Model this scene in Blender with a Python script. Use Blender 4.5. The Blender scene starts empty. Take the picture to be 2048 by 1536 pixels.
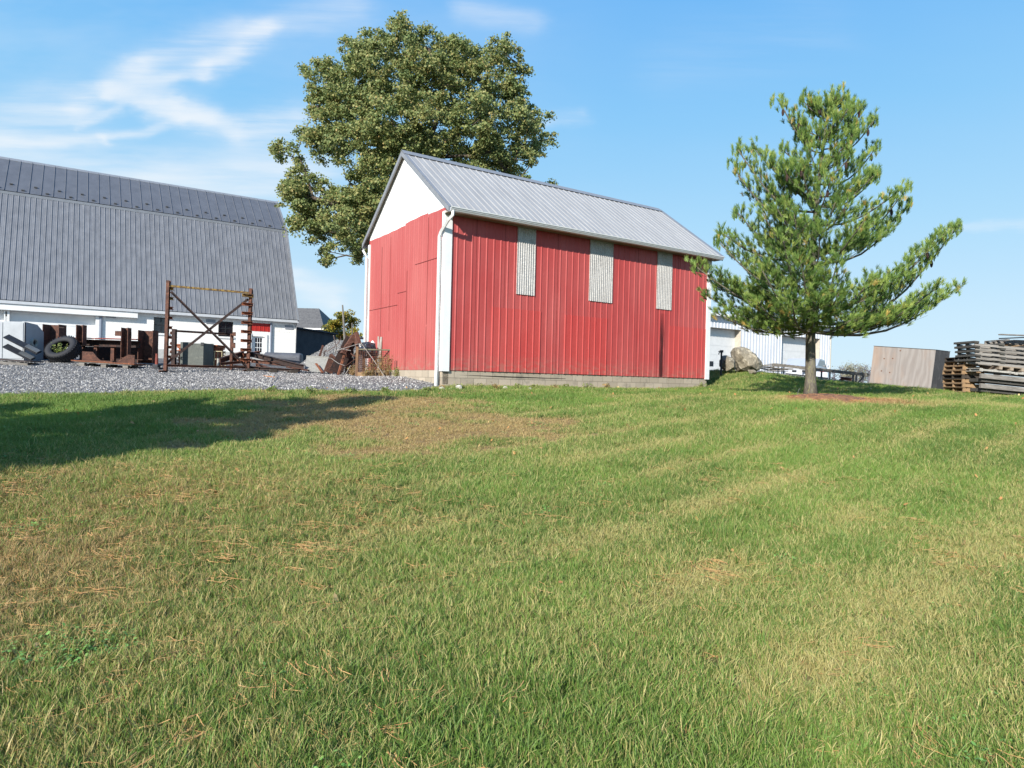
import bpy, bmesh, math, random
import numpy as np
from mathutils import Vector, Matrix, Euler, noise as mnoise
random.seed(7); rng = np.random.default_rng(11)
sc = bpy.context.scene
COL = sc.collection
EYE = 1.6
F = 1324.0; CX, CY = 1024.0, 768.0
# ---------------------------------------------------------------- camera
cam_d = bpy.data.cameras.new("camera"); cam = bpy.data.objects.new("camera", cam_d); COL.objects.link(cam)
cam_d.sensor_width = 36; cam_d.lens = 36 * F / 2048; cam_d.clip_start = 0.05; cam_d.clip_end = 3000
PITCH = math.radians(90 - 0.30); ROLL = math.radians(1.39)
CR = Euler((PITCH, 0, 0)).to_matrix() @ Matrix.Rotation(ROLL, 3, 'Z')
cam.matrix_world = Matrix.Translation((0, 0, EYE)) @ CR.to_4x4()
sc.camera = cam

def ray(px, py):
    return (CR @ Vector(((px - CX) / F, -(py - CY) / F, -1.0)))
def P(px, py, Y):
    d = ray(px, py); return Vector((0, 0, EYE)) + d * (Y / d.y)

# ---------------------------------------------------------------- terrain
CTRL = [(-6,0,-1.6),(0,0,-1.6),(6,0,-1.62),(-4,4,-1.42),(0,4,-1.45),(4,4,-1.47),(-6,8,-1.12),(0,8,-1.1),(7,8,-1.12),
 (-9,12.5,-.78),(0,12,-.74),(9,12,-.68),(-11.2,14.5,-.59),(-6.1,15.5,-.41),(-2.2,16.8,-.28),(-1.8,17.3,-.23),(2.5,19.8,-.22),(6.8,23.1,-.09),
 (7.25,16.1,-.27),(13,17,-.3),(15.6,20.2,-.13),(11.6,21.5,.04),(12.7,20.0,-.12),(14.9,24.3,.0),(13.9,26.2,.17),(10.9,25,.3),(12.2,24,.17),(9.3,26.6,.53),(9.8,29,.62),
 (14,44,.5),(22,46,.2),(18,39,.22),(14,33,.35),(-11.3,21.5,-.05),(-8.6,21.5,0),(-16,23,.27),(-13,22.5,.13),(-5,20.5,-.03),(-3,19.2,-.03),(-3.2,22,.05),
 (-12,37,.6),(-23,31,.7),(-9,30,.3),(-25,15,-.4),(25,15,-.6),(25,22,-.5),(30,32,-.5),(-38,30,.8),(-12,-10,-1.75),(12,-10,-1.75),(-25,0,-1.5),(25,0,-1.6),(0,50,.8),(-20,50,.8),(30,50,-.2)]
_c = np.array(CTRL, float)
def _tps(r2): return 0.5 * r2 * np.log(r2 + 1e-9)
_n = len(_c)
_A = np.zeros((_n + 3, _n + 3))
_d = ((_c[:, None, :2] - _c[None, :, :2]) ** 2).sum(-1)
_A[:_n, :_n] = _tps(_d) + np.eye(_n) * 0.8
_A[:_n, _n] = 1; _A[:_n, _n + 1:] = _c[:, :2]; _A[_n, :_n] = 1; _A[_n + 1:, :_n] = _c[:, :2].T
_w = np.linalg.solve(_A, np.concatenate([_c[:, 2], np.zeros(3)]))
def gh(x, y):
    """ground height, arrays"""
    x = np.asarray(x, float); y = np.asarray(y, float)
    sh = x.shape; xf = x.ravel(); yf = y.ravel()
    out = np.zeros(len(xf))
    for i in range(0, len(xf), 20000):
        a = xf[i:i + 20000]; b = yf[i:i + 20000]
        ac = np.clip(a, -40, 34); bc = np.clip(b, -12, 52)
        d = (ac[:, None] - _c[None, :, 0]) ** 2 + (bc[:, None] - _c[None, :, 1]) ** 2
        h = _tps(d) @ _w[:_n] + _w[_n] + _w[_n + 1] * ac + _w[_n + 2] * bc
        dist = np.hypot(a - ac, b - bc)
        t = np.clip(dist / 60, 0, 1); t = t * t * (3 - 2 * t)
        out[i:i + 20000] = h * (1 - t) + (-4.0) * t
    return (out + EYE).reshape(sh)
def g(x, y): return float(gh(np.array([x]), np.array([y]))[0])
def Gp(px, py, lift=0.0):
    """ground point under a pixel"""
    d = ray(px, py); t = 1.0; last = 0
    for i in range(4000):
        q = Vector((0, 0, EYE)) + d * t
        if q.z < g(q.x, q.y): break
        last = t; t *= 1.02
        if t > 400: break
    a, b = last, t
    for i in range(20):
        m = (a + b) / 2; q = Vector((0, 0, EYE)) + d * m
        if q.z < g(q.x, q.y): b = m
        else: a = m
    q = Vector((0, 0, EYE)) + d * b; q.z += lift
    return q

# ---- numpy value noise
_perm = rng.random((256, 256))
def vnoise(x, y):
    xi = np.floor(x).astype(int); yi = np.floor(y).astype(int); fx = x - xi; fy = y - yi
    fx = fx * fx * (3 - 2 * fx); fy = fy * fy * (3 - 2 * fy)
    a = _perm[xi % 256, yi % 256]; b = _perm[(xi + 1) % 256, yi % 256]; c = _perm[xi % 256, (yi + 1) % 256]; d = _perm[(xi + 1) % 256, (yi + 1) % 256]
    return (a * (1 - fx) + b * fx) * (1 - fy) + (c * (1 - fx) + d * fx) * fy
def fbm(x, y, o=4):
    s = 0; a = .5; t = 0
    for i in range(o):
        s = s + a * vnoise(x * 2 ** i + 17.3 * i, y * 2 ** i + 5.1 * i); t += a; a *= .5
    return s / t
def sstep(a, b, x):
    t = np.clip((x - a) / (b - a), 0, 1); return t * t * (3 - 2 * t)

# ---------------------------------------------------------------- materials
def lin(c):
    if isinstance(c, str):
        c = c.lstrip('#'); c = [int(c[i:i + 2], 16) / 255 for i in (0, 2, 4)]
        return tuple(((v / 12.92) if v <= .04045 else ((v + .055) / 1.055) ** 2.4) for v in c)
    return tuple(c)
MATS = {}
class NT:
    def __init__(s, nt): s.nt = nt
    def node(s, t, **k):
        n = s.nt.nodes.new(t)
        for a, b in k.items(): setattr(n, a, b)
        return n
    def put(s, sock, v):
        if isinstance(v, bpy.types.NodeSocket): s.nt.links.new(v, sock)
        elif v is not None:
            if isinstance(v, (tuple, list)) and len(v) == 3 and sock.type == 'RGBA': v = (*v, 1)
            sock.default_value = v
    def m(s, op, a, b=None, c=None, clamp=False):
        n = s.node('ShaderNodeMath', operation=op); n.use_clamp = clamp
        s.put(n.inputs[0], a)
        if b is not None: s.put(n.inputs[1], b)
        if c is not None: s.put(n.inputs[2], c)
        return n.outputs[0]
    def mix(s, f, a, b, blend='MIX'):
        n = s.node('ShaderNodeMix', data_type='RGBA', blend_type=blend)
        s.put(n.inputs[0], f); s.put(n.inputs[6], a); s.put(n.inputs[7], b); return n.outputs[2]
    def noise(s, vec, scale, detail=3, rough=.55, dist=0):
        n = s.node('ShaderNodeTexNoise'); s.put(n.inputs['Vector'], vec); n.inputs['Scale'].default_value = scale
        n.inputs['Detail'].default_value = detail; n.inputs['Roughness'].default_value = rough; n.inputs['Distortion'].default_value = dist
        return n.outputs['Fac']
    def ramp(s, f, stops):
        n = s.node('ShaderNodeValToRGB'); e = n.color_ramp.elements
        while len(e) < len(stops): e.new(.5)
        for i, (p, c) in enumerate(stops):
            e[i].position = p; e[i].color = (*c, 1) if not isinstance(c, (int, float)) else (c, c, c, 1)
        s.put(n.inputs[0], f); return n.outputs[0]
    def mrange(s, f, a, b, c=0.0, d=1.0):
        n = s.node('ShaderNodeMapRange'); s.put(n.inputs[0], f)
        for i, v in enumerate((a, b, c, d)): n.inputs[i + 1].default_value = v
        return n.outputs[0]
    def coords(s, kind='Object', scale=(1, 1, 1), rot=(0, 0, 0)):
        t = s.node('ShaderNodeTexCoord'); mp = s.node('ShaderNodeMapping'); mp.inputs['Scale'].default_value = scale; mp.inputs['Rotation'].default_value = rot
        s.nt.links.new(t.outputs[kind], mp.inputs[0]); return mp.outputs[0]
    def attr(s, name, typ='GEOMETRY'):
        n = s.node('ShaderNodeAttribute', attribute_type=typ); n.attribute_name = name; return n.outputs['Fac']
    def bump(s, h, strength=.3, dist=.02):
        n = s.node('ShaderNodeBump'); n.inputs['Strength'].default_value = strength; n.inputs['Distance'].default_value = dist
        s.put(n.inputs['Height'], h); return n.outputs[0]
def newmat(name):
    m = bpy.data.materials.new(name); m.use_nodes = True; nt = m.node_tree
    b = nt.nodes['Principled BSDF']; return m, NT(nt), b
def mat(name, c1, c2=None, scale=4.0, rough=.7, metal=0.0, bump=0.0, bscale=None, stretch=(1, 1, 1), c3=None, fine=0.12, spec=.5, lo=.35, hi=.65, bdist=.01):
    if name in MATS: return MATS[name]
    m, n, b = newmat(name)
    v = n.coords('Object', stretch)
    c1 = lin(c1); c2 = lin(c2) if c2 else tuple(x * .75 for x in c1)
    f = n.noise(v, scale, 5, .6)
    col = n.mix(n.mrange(f, lo, hi), c1, c2)
    if c3:
        f3 = n.noise(n.coords('Object', stretch), scale * 2.3, 6, .65, .3); col = n.mix(n.mrange(f3, .52, .66), col, lin(c3))
    if fine:
        ff = n.noise(v, scale * 9, 2, .5); col = n.mix(n.mrange(ff, .3, .7), col, n.mix(1.0, col, (1 - fine * 2,) * 3, 'MULTIPLY'))
    n.put(b.inputs['Base Color'], col); b.inputs['Roughness'].default_value = rough; b.inputs['Metallic'].default_value = metal
    b.inputs['Specular IOR Level'].default_value = spec
    if bump: n.put(b.inputs['Normal'], n.bump(n.noise(v, bscale or scale * 5, 4, .6), bump, bdist))
    MATS[name] = m; return m

# ---------------------------------------------------------------- mesh building
def tag(o, label=None, cat=None, group=None, kind=None):
    if label: o['label'] = label
    if cat: o['category'] = cat
    if group: o['group'] = group
    if kind: o['kind'] = kind
    return o
def thing(name, loc, label, cat, group=None, rz=0, rx=0, ry=0):
    o = bpy.data.objects.new(name, None); COL.objects.link(o); o.empty_display_size = .2
    o.location = loc; o.rotation_euler = (rx, ry, rz)
    return tag(o, label, cat, group)
def mw(o):
    return Matrix.LocRotScale(o.location, o.rotation_euler, o.scale)
class MB:
    def __init__(s): s.v = []; s.f = []
    def quad(s, a, b, c, d):
        i = len(s.v); s.v += [tuple(a), tuple(b), tuple(c), tuple(d)]; s.f.append((i, i + 1, i + 2, i + 3)); return s
    def poly(s, pts):
        i = len(s.v); s.v += [tuple(p) for p in pts]; s.f.append(tuple(range(i, i + len(pts)))); return s
    def box(s, x0, x1, y0, y1, z0, z1, M=None):
        i = len(s.v); p = [(x, y, z) for z in (z0, z1) for (x, y) in ((x0, y0), (x1, y0), (x1, y1), (x0, y1))]
        if M is not None: p = [tuple(M @ Vector(q)) for q in p]
        s.v += p
        for f in ((0, 3, 2, 1), (4, 5, 6, 7), (0, 1, 5, 4), (1, 2, 6, 5), (2, 3, 7, 6), (3, 0, 4, 7)): s.f.append(tuple(i + k for k in f))
        return s
    def extr(s, poly, p0, p1, up=(0, 0, 1)):
        """sweep a 2D outline (side, up) from p0 to p1"""
        p0 = Vector(p0); p1 = Vector(p1); d = (p1 - p0).normalized(); up = Vector(up)
        sd = d.cross(up)
        if sd.length < 1e-4: sd = d.cross(Vector((1, 0, 0)))
        sd.normalize(); u = sd.cross(d).normalized()
        i = len(s.v); n = len(poly)
        for q in (p0, p1): s.v += [tuple(q + sd * a + u * b) for a, b in poly]
        for k in range(n): s.f.append((i + k, i + (k + 1) % n, i + n + (k + 1) % n, i + n + k))
        s.f.append(tuple(i + k for k in reversed(range(n)))); s.f.append(tuple(i + n + k for k in range(n)))
        return s
    def bar(s, p0, p1, w, h=None, up=(0, 0, 1)):
        h = h or w; w /= 2; h /= 2; return s.extr([(-w, -h), (w, -h), (w, h), (-w, h)], p0, p1, up)
    def ibeam(s, p0, p1, w, h, t=.012, up=(0, 0, 1)):
        a = w / 2; b = h / 2; c = t / 2
        return s.extr([(-a, -b), (a, -b), (a, -b + t), (c, -b + t), (c, b - t), (a, b - t), (a, b), (-a, b), (-a, b - t), (-c, b - t), (-c, -b + t), (-a, -b + t)], p0, p1, up)
    def channel(s, p0, p1, w, h, t=.012, up=(0, 0, 1)):
        a = w / 2; b = h / 2
        return s.extr([(-a, -b), (a, -b), (a, -b + t), (-a + t, -b + t), (-a + t, b - t), (a, b - t), (a, b), (-a, b)], p0, p1, up)
    def angle(s, p0, p1, w, t=.01, up=(0, 0, 1)):
        return s.extr([(0, 0), (w, 0), (w, t), (t, t), (t, w), (0, w)], p0, p1, up)
    def tube(s, pts, rads, n=8, cap=True):
        pts = [Vector(p) for p in pts]
        if isinstance(rads, (int, float)): rads = [rads] * len(pts)
        i0 = len(s.v); ref = Vector((.13, .31, .94))
        for k, p in enumerate(pts):
            d = (pts[min(k + 1, len(pts) - 1)] - pts[max(k - 1, 0)]).normalized()
            a = d.cross(ref)
            if a.length < .05: a = d.cross(Vector((1, 0, 0)))
            a.normalize(); b = a.cross(d).normalized() * -1
            for j in range(n):
                t = 2 * math.pi * j / n; s.v.append(tuple(p + (a * math.cos(t) + b * math.sin(t)) * rads[k]))
        for k in range(len(pts) - 1):
            for j in range(n):
                s.f.append((i0 + k * n + j, i0 + k * n + (j + 1) % n, i0 + (k + 1) * n + (j + 1) % n, i0 + (k + 1) * n + j))
        if cap:
            s.f.append(tuple(i0 + j for j in reversed(range(n)))); s.f.append(tuple(i0 + (len(pts) - 1) * n + j for j in range(n)))
        return s
    def sheet(s, xs, fn, vs=(0, 1)):
        """fn(x, d, v) -> point, xs = [(x, d)]"""
        i = len(s.v); nv = len(vs)
        for (x, d) in xs:
            for v in vs: s.v.append(tuple(fn(x, d, v)))
        for k in range(len(xs) - 1):
            for j in range(nv - 1):
                a = i + k * nv + j; s.f.append((a, a + nv, a + nv + 1, a + 1))
        return s
    def build(s, name, material, parent=None, world=False, smooth=False, bevel=0):
        me = bpy.data.meshes.new(name)
        v = s.v
        if world and parent is not None:
            inv = mw(parent).inverted()
            if parent.parent is not None: inv = mw(parent).inverted() @ mw(parent.parent).inverted()
            v = [tuple(inv @ Vector(p)) for p in v]
        me.from_pydata(v, [], s.f)
        bm = bmesh.new(); bm.from_mesh(me); bmesh.ops.recalc_face_normals(bm, faces=bm.faces); bm.to_mesh(me); bm.free()
        if smooth:
            for p in me.polygons: p.use_smooth = True
        me.materials.append(material)
        o = bpy.data.objects.new(name, me); COL.objects.link(o)
        if parent is not None: o.parent = parent
        if bevel:
            bv = o.modifiers.new('bevel', 'BEVEL'); bv.width = bevel; bv.segments = 2; bv.limit_method = 'ANGLE'; bv.angle_limit = math.radians(40)
        return o
def npmesh(name, V, Fc, material, parent=None, attrs=None, fattrs=None, smooth=False):
    me = bpy.data.meshes.new(name); V = np.ascontiguousarray(V, np.float32); Fc = np.ascontiguousarray(Fc, np.int32); k = Fc.shape[1]
    me.vertices.add(len(V)); me.vertices.foreach_set('co', V.ravel())
    me.loops.add(Fc.size); me.loops.foreach_set('vertex_index', Fc.ravel())
    me.polygons.add(len(Fc)); me.polygons.foreach_set('loop_start', np.arange(0, Fc.size, k, dtype=np.int32)); me.polygons.foreach_set('loop_total', np.full(len(Fc), k, np.int32))
    if smooth: me.polygons.foreach_set('use_smooth', np.ones(len(Fc), bool))
    me.update(calc_edges=True)
    for nme, a in (attrs or {}).items():
        at = me.attributes.new(nme, 'FLOAT', 'POINT'); at.data.foreach_set('value', np.ascontiguousarray(a, np.float32))
    for nme, a in (fattrs or {}).items():
        at = me.attributes.new(nme, 'FLOAT', 'FACE'); at.data.foreach_set('value', np.ascontiguousarray(a, np.float32))
    me.materials.append(material)
    o = bpy.data.objects.new(name, me); COL.objects.link(o)
    if parent is not None: o.parent = parent
    return o
def dup(root, loc, rz=None, label=None, scale=None, rot=None):
    r = root.copy(); COL.objects.link(r); r.location = loc
    if rz is not None: r.rotation_euler = (root.rotation_euler.x, root.rotation_euler.y, rz)
    if rot is not None: r.rotation_euler = rot
    if scale is not None: r.scale = scale
    if label: r['label'] = label
    for ch in list(root.children):
        c = ch.copy(); COL.objects.link(c); c.parent = r
        for k in list(ch.children):
            d = k.copy(); COL.objects.link(d); d.parent = c
    return r

# ---------------------------------------------------------------- light and sky
AZ = math.radians(27.5); EL = math.radians(27.5)
TRAVEL = Vector((math.sin(AZ) * math.cos(EL), math.cos(AZ) * math.cos(EL), -math.sin(EL)))
sd = bpy.data.lights.new("sun", 'SUN'); sd.energy = 5.0; sd.angle = math.radians(.5); sd.color = (1.0, .945, .86)
so = bpy.data.objects.new("sun", sd); COL.objects.link(so); so.rotation_euler = TRAVEL.to_track_quat('-Z', 'Y').to_euler(); so.location = (-20, -30, 30)
sc.view_settings.view_transform = 'Standard'; sc.view_settings.look = 'None'; sc.view_settings.gamma = 1; sc.view_settings.exposure = 0.52
w = bpy.data.worlds.new("World"); sc.world = w; w.use_nodes = True
n = NT(w.node_tree); bg = w.node_tree.nodes['Background']
sky = n.node('ShaderNodeTexSky', sky_type='NISHITA'); sky.sun_disc = False; sky.sun_elevation = EL; sky.sun_rotation = math.pi + AZ
sky.altitude = 100; sky.air_density = 1.0; sky.dust_density = .6; sky.ozone_density = 2.0
tc = n.node('ShaderNodeTexCoord'); sep = n.node('ShaderNodeSeparateXYZ'); w.node_tree.links.new(tc.outputs['Generated'], sep.inputs[0])
yy = n.m('MAXIMUM', sep.outputs[1], .08)
U = n.m('DIVIDE', sep.outputs[0], yy); V = n.m('DIVIDE', sep.outputs[2], yy)
cmb = n.node('ShaderNodeCombineXYZ'); n.put(cmb.inputs[0], U); n.put(cmb.inputs[1], V)
def wn(scale, det, off, rot=-.25):
    mp = n.node('ShaderNodeMapping'); n.put(mp.inputs[0], cmb.outputs[0]); mp.inputs['Location'].default_value = (off, off * .7, 0); mp.inputs['Scale'].default_value = scale
    mp.inputs['Rotation'].default_value = (0, 0, rot)
    return n.noise(mp.outputs[0], 1.0, det, .6)
wx = n.m('MULTIPLY', n.m('SUBTRACT', wn((5, 9, 1), 5, 1.3), .5), .09)
wy = n.m('MULTIPLY', n.m('SUBTRACT', wn((4, 10, 1), 5, 7.7), .5), .06)
Uw = n.m('ADD', U, wx); Vw = n.m('ADD', V, wy)
def uvp(px, py):
    d = ray(px, py); return d.x / d.y, d.z / d.y
def stroke(a, b, wid, amp):
    (ax, ay), (bx, by) = uvp(*a), uvp(*b); dx, dy = bx - ax, by - ay; L2 = dx * dx + dy * dy; wid /= F
    px_ = n.m('SUBTRACT', Uw, ax); py_ = n.m('SUBTRACT', Vw, ay)
    t = n.m('DIVIDE', n.m('ADD', n.m('MULTIPLY', px_, dx), n.m('MULTIPLY', py_, dy)), L2, clamp=True)
    ex = n.m('SUBTRACT', px_, n.m('MULTIPLY', t, dx)); ey = n.m('SUBTRACT', py_, n.m('MULTIPLY', t, dy))
    d2 = n.m('ADD', n.m('MULTIPLY', ex, ex), n.m('MULTIPLY', ey, ey))
    return n.m('MULTIPLY', n.m('EXPONENT', n.m('MULTIPLY', d2, -1 / (wid * wid))), amp)
totA = totB = None
for a, b, wd, am in [((-60, 262), (150, 215), 45, .45), ((150, 215), (270, 140), 22, .5), ((270, 140), (470, 62), 26, .38), ((225, 185), (400, 140), 12, .5),
                     ((400, 140), (540, 65), 20, .8), ((520, 60), (700, 20), 30, .22), ((215, 185), (350, 205), 13, .9), ((310, 200), (420, 235), 22, .55),
                     ((370, 225), (480, 255), 17, .8), ((480, 262), (590, 235), 30, .75), ((-60, 285), (200, 275), 12, .45), ((200, 275), (370, 232), 9, .5),
                     ((150, 252), (250, 210), 7, .35), ((-100, 340), (560, 350), 45, .42), ((300, 380), (640, 360), 40, .3), ((560, 560), (660, 590), 22, .6),
                     ((1080, 236), (1170, 234), 12, .25), ((930, 20), (1060, 50), 25, .2), ((1900, 455), (2100, 445), 8, .25), ((1350, 130), (1650, 60), 60, .05)]:
    s_ = stroke(a, b, wd * 1.1, am * 1.15); 
    if b[1] < a[1]: totA = s_ if totA is None else n.m('ADD', totA, s_)
    else: totB = s_ if totB is None else n.m('ADD', totB, s_)
wA = n.mrange(wn((2.6, 36, 1), 9, 3.1, -.50), .38, .64, .35, 1.4); wB = n.mrange(wn((3.5, 26, 1), 9, 5.7, .38), .38, .64, .4, 1.35)
tot = n.m('ADD', n.m('MULTIPLY', totA, wA), n.m('MULTIPLY', totB, wB))
cl = n.m('SUBTRACT', 1.0, n.m('EXPONENT', n.m('MULTIPLY', tot, -1.35)))
veil = n.m('MULTIPLY', n.mrange(wn((1.6, 5, 1), 5, 11), .42, .78), n.mrange(U, -.9, .2, .42, .03))
cl = n.m('ADD', cl, veil, clamp=True)
def px2(r, g_, b_):
    return tuple(v / (2 ** sc.view_settings.exposure) / .12 for v in lin('#%02x%02x%02x' % (r, g_, b_)))
grad = n.node('ShaderNodeValToRGB'); els = grad.color_ramp.elements
stops = [(0.0, (.66, .85, .985)), (.10, (.58, .81, .985)), (.22, (.42, .73, .985)), (.36, (.27, .62, .985)), (.52, (.155, .49, .97)), (.9, (.08, .28, .72))]
while len(els) < len(stops): els.new(.5)
for i_, (p_, c_) in enumerate(stops): els[i_].position = p_; els[i_].color = (*c_, 1)
n.put(grad.inputs[0], sep.outputs[2])
sc_up = n.node('ShaderNodeVectorMath', operation='SCALE'); n.put(sc_up.inputs[0], grad.outputs[0]); sc_up.inputs[3].default_value = .98 / (2 ** .52) / .12
hs = n.node('ShaderNodeHueSaturation'); hs.inputs['Hue'].default_value = .5; hs.inputs['Saturation'].default_value = 1.0; hs.inputs['Value'].default_value = 1.0
n.put(hs.inputs['Color'], sky.outputs[0])
SKYCLOUD = (5.5, 5.65, 5.8)
colr = n.mix(n.m('MULTIPLY', cl, .85), n.mix(.93, hs.outputs[0], sc_up.outputs[0]), SKYCLOUD)
n.put(bg.inputs[0], colr); bg.inputs[1].default_value = .12
# ================================================================ red barn
TH = math.atan2(1324, 2016)      # both barns share this axis
RUST = mat('rust', '#694537', '#452f28', 6, .88, 0.0, .4, c3='#7d5440')
RUST_DK = mat('dark_rust', '#40302c', '#2a2322', 7, .88, 0.0, .3, c3='#5c3e32')
RUST_OR = mat('orange_rust', '#8d5439', '#63402f', 6, .88, 0, .3, c3='#a56a48')
GALV = mat('galvanized', '#8f9193', '#76797b', 14, .5, .5, .1)
WHITE = mat('white_paint', '#f1f1ef', '#e8e8e6', 3, .5, fine=.02)
C0 = P(884, 740, 17.4)
def barn_mat(name, base, deep, faded):
    m, n, b = newmat(name)
    v = n.coords('Object', (1, 1, .35)); f = n.noise(v, .9, 6, .6)
    col = n.mix(n.mrange(f, .35, .7), lin(base), lin(faded))
    st = n.noise(n.coords('Object', (7, 7, .35)), 1.0, 5, .6)
    col = n.mix(n.mrange(st, .5, .8, 0, .3), col, lin(deep))
    sp = n.node('ShaderNodeSeparateXYZ'); n.put(sp.inputs[0], n.coords('Object'))
    chip = n.noise(n.coords('Object'), 45, 3, .6)
    zz = n.mrange(sp.outputs[2], .2, 2.2, 1, 0)
    col = n.mix(n.m('MULTIPLY', n.mrange(chip, .66, .72), n.m('MULTIPLY', zz, .5)), col, lin('#cfa39c'))
    mud = n.noise(n.coords('Object', (1.5, 1.5, 3)), 3, 6, .65)
    col = n.mix(n.m('MULTIPLY', n.mrange(sp.outputs[2], .02, .55, 1, 0), n.mrange(mud, .42, .7, 0, .75)), col, lin('#9a7a6c'))
    n.put(b.inputs['Base Color'], col); b.inputs['Roughness'].default_value = .5; b.inputs['Specular IOR Level'].default_value = .4
    n.put(b.inputs['Normal'], n.bump(n.noise(n.coords('Object'), 3, 4, .6), .25, .03)); return m
RED = barn_mat('barn_red', '#b24441', '#8d3334', '#bb5b57')
RED2 = barn_mat('barn_red_patch', '#bb423e', '#983230', '#bf524d')
REDG = barn_mat('barn_red_gable', '#ab4f4c', '#9a4442', '#b5615c')
def block_mat(name, c1, c2, mortar, bw=.4, bh=.2, dirt='#5c5a52'):
    m, n, b = newmat(name)
    v = n.node('ShaderNodeTexCoord'); sp = n.node('ShaderNodeSeparateXYZ'); n.put(sp.inputs[0], v.outputs['Object'])
    cb = n.node('ShaderNodeCombineXYZ'); n.put(cb.inputs[0], n.m('ADD', sp.outputs[0], sp.outputs[1])); n.put(cb.inputs[1], sp.outputs[2])
    br = n.node('ShaderNodeTexBrick'); n.put(br.inputs['Vector'], cb.outputs[0]); br.inputs['Scale'].default_value = 1
    br.inputs['Brick Width'].default_value = bw; br.inputs['Row Height'].default_value = bh; br.inputs['Mortar Size'].default_value = .008
    br.inputs['Color1'].default_value = (*lin(c1), 1); br.inputs['Color2'].default_value = (*lin(c2), 1); br.inputs['Mortar'].default_value = (*lin(mortar), 1)
    f = n.noise(n.coords('Object'), 2.2, 7, .65)
    col = n.mix(n.mrange(f, .55, .75, 0, .75), br.outputs[0], lin(dirt))
    f2 = n.noise(n.coords('Object', (1, 1, .4)), 5, 6, .7); col = n.mix(n.mrange(f2, .6, .75, 0, .5), col, lin('#a89880'))
    n.put(b.inputs['Base Color'], col); b.inputs['Roughness'].default_value = .9
    n.put(b.inputs['Normal'], n.bump(n.m('ADD', n.m('MULTIPLY', br.outputs['Fac'], -1), n.m('MULTIPLY', n.noise(n.coords('Object'), 40, 4), .5)), .5, .008))
    return m
BLOCK = block_mat('block_foundation', '#b6a996', '#a39785', '#8c8172')
WBLOCK = block_mat('white_block', '#f4f2ee', '#f2f0ec', '#dfdfde', dirt='#e0deda')
ROOFM = mat('barn_roof_metal', '#aaa8a5', '#989694', 1.3, .5, .0, .08, stretch=(4, .5, .5), fine=.04, lo=.3, hi=.7)
TRIMG = mat('grey_trim', '#94969a', '#888a8e', 5, .5, .2, fine=.04)
SOFF = mat('soffit', '#8f8672', '#7d7462', 4, .8)
BW, BL = 5.42, 10.36             # gable width, length
zs = C0.z                        # siding bottom
barn = thing('red_barn', (C0.x, C0.y, zs), 'red metal-sided barn with grey metal roof and white gable peak', 'barn', rz=TH)
OV = .36; EH = EYE + 4.46 - zs; RH = EYE + 6.70 - zs; SL = (RH - EH) / (BW / 2 + OV)
def top_at(y): return RH - abs(y - BW / 2) * SL - .05
def ribs(a, b, sp, w=.03, h=.018, minor=0, off=0.0):
    xs = [(a, 0)]; c = a + off + sp / 2
    while c < b - w * 1.5:
        xs += [(c - w, 0), (c - w * .4, h), (c + w * .4, h), (c + w, 0)]
        if minor:
            for k in range(1, minor + 1):
                q = c + sp * k / (minor + 1)
                if q < b - w: xs += [(q - .012, 0), (q, .005), (q + .012, 0)]
        c += sp
    return xs + [(b, 0)]
# structural core behind the skins
m_ = MB(); T = .06
m_.box(T, BL - T, T, BW - T, -.02, EH - .25)
m_.build('core_wall', REDG, barn)
m_ = MB(); m_.sheet(ribs(.02, BL, .23, .03, .013), lambda x, d, v: (x, -d, v * (EH - .02) - .0)); m_.build('front_siding', RED, barn)
m_ = MB(); m_.sheet(ribs(.02, BL, .23), lambda x, d, v: (x, BW + d, v * (EH - .02))); m_.build('back_siding', RED, barn)
# gable sidings
def rag(y): return EH + .04 + .02 * math.sin(y * 1.1 + .3) + .006 * math.sin(y * 9.3) + (.05 if 1.05 < y < 2.55 else 0)
gx = ribs(.0, BW, .30, .012, .006, 1)
gx2 = []
for (a, b2), (c, d2) in zip(gx, gx[1:]):
    gx2.append((a, b2))
gx2.append(gx[-1])
m_ = MB(); m_.sheet(gx2, lambda y, d, v: (-d, y, v * min(rag(y), top_at(y)))); m_.build('gable_siding', REDG, barn)
m_ = MB(); fine_y = [(i * BW / 60, .0) for i in range(61)]
m_.sheet(fine_y, lambda y, d, v: (.012, y, (EH - .5) * (1 - v) + v * max(top_at(y), EH - .49))); pk = m_.build('gable_peak_panel', WHITE, barn)
SEAM = mat('seam', '#b5b5b2', '#a9a9a6', 3, .6)
for yv in (1.05, 2.55, 4.1):
    MB().box(-.004, .012, yv, yv + .012, rag(yv) + .02, top_at(yv) - .02).build('panel_seam', SEAM, barn)
m_ = MB(); m_.sheet(ribs(0, BW, .23), lambda y, d, v: (BL + d, y, v * top_at(y))); m_.build('end_siding', RED, barn)
# seams on the gable
SEAMR = mat('red_seam', '#7d2e2c', '#6b2725', 3, .7)
gm = MB()
for y0, z0, y1, z1 in [(1.0, 1.25, 1.0, 4.2), (2.35, 0, 2.35, 2.9), (3.6, 1.2, 3.6, 4.1), (4.3, .9, 4.3, 3.9), (1.0, 0, 1.0, 1.2)]:
    gm.box(-.011, -.006, y0, y0 + .01, z0, z1)
for y0, y1, zz in [(3.0, 5.35, 1.95), (2.4, 3.0, 2.3), (.3, 1.8, 3.0)]: gm.box(-.012, -.006, y0, y1, zz, zz + .012)
gm.build('siding_seam', SEAMR, barn)
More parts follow.
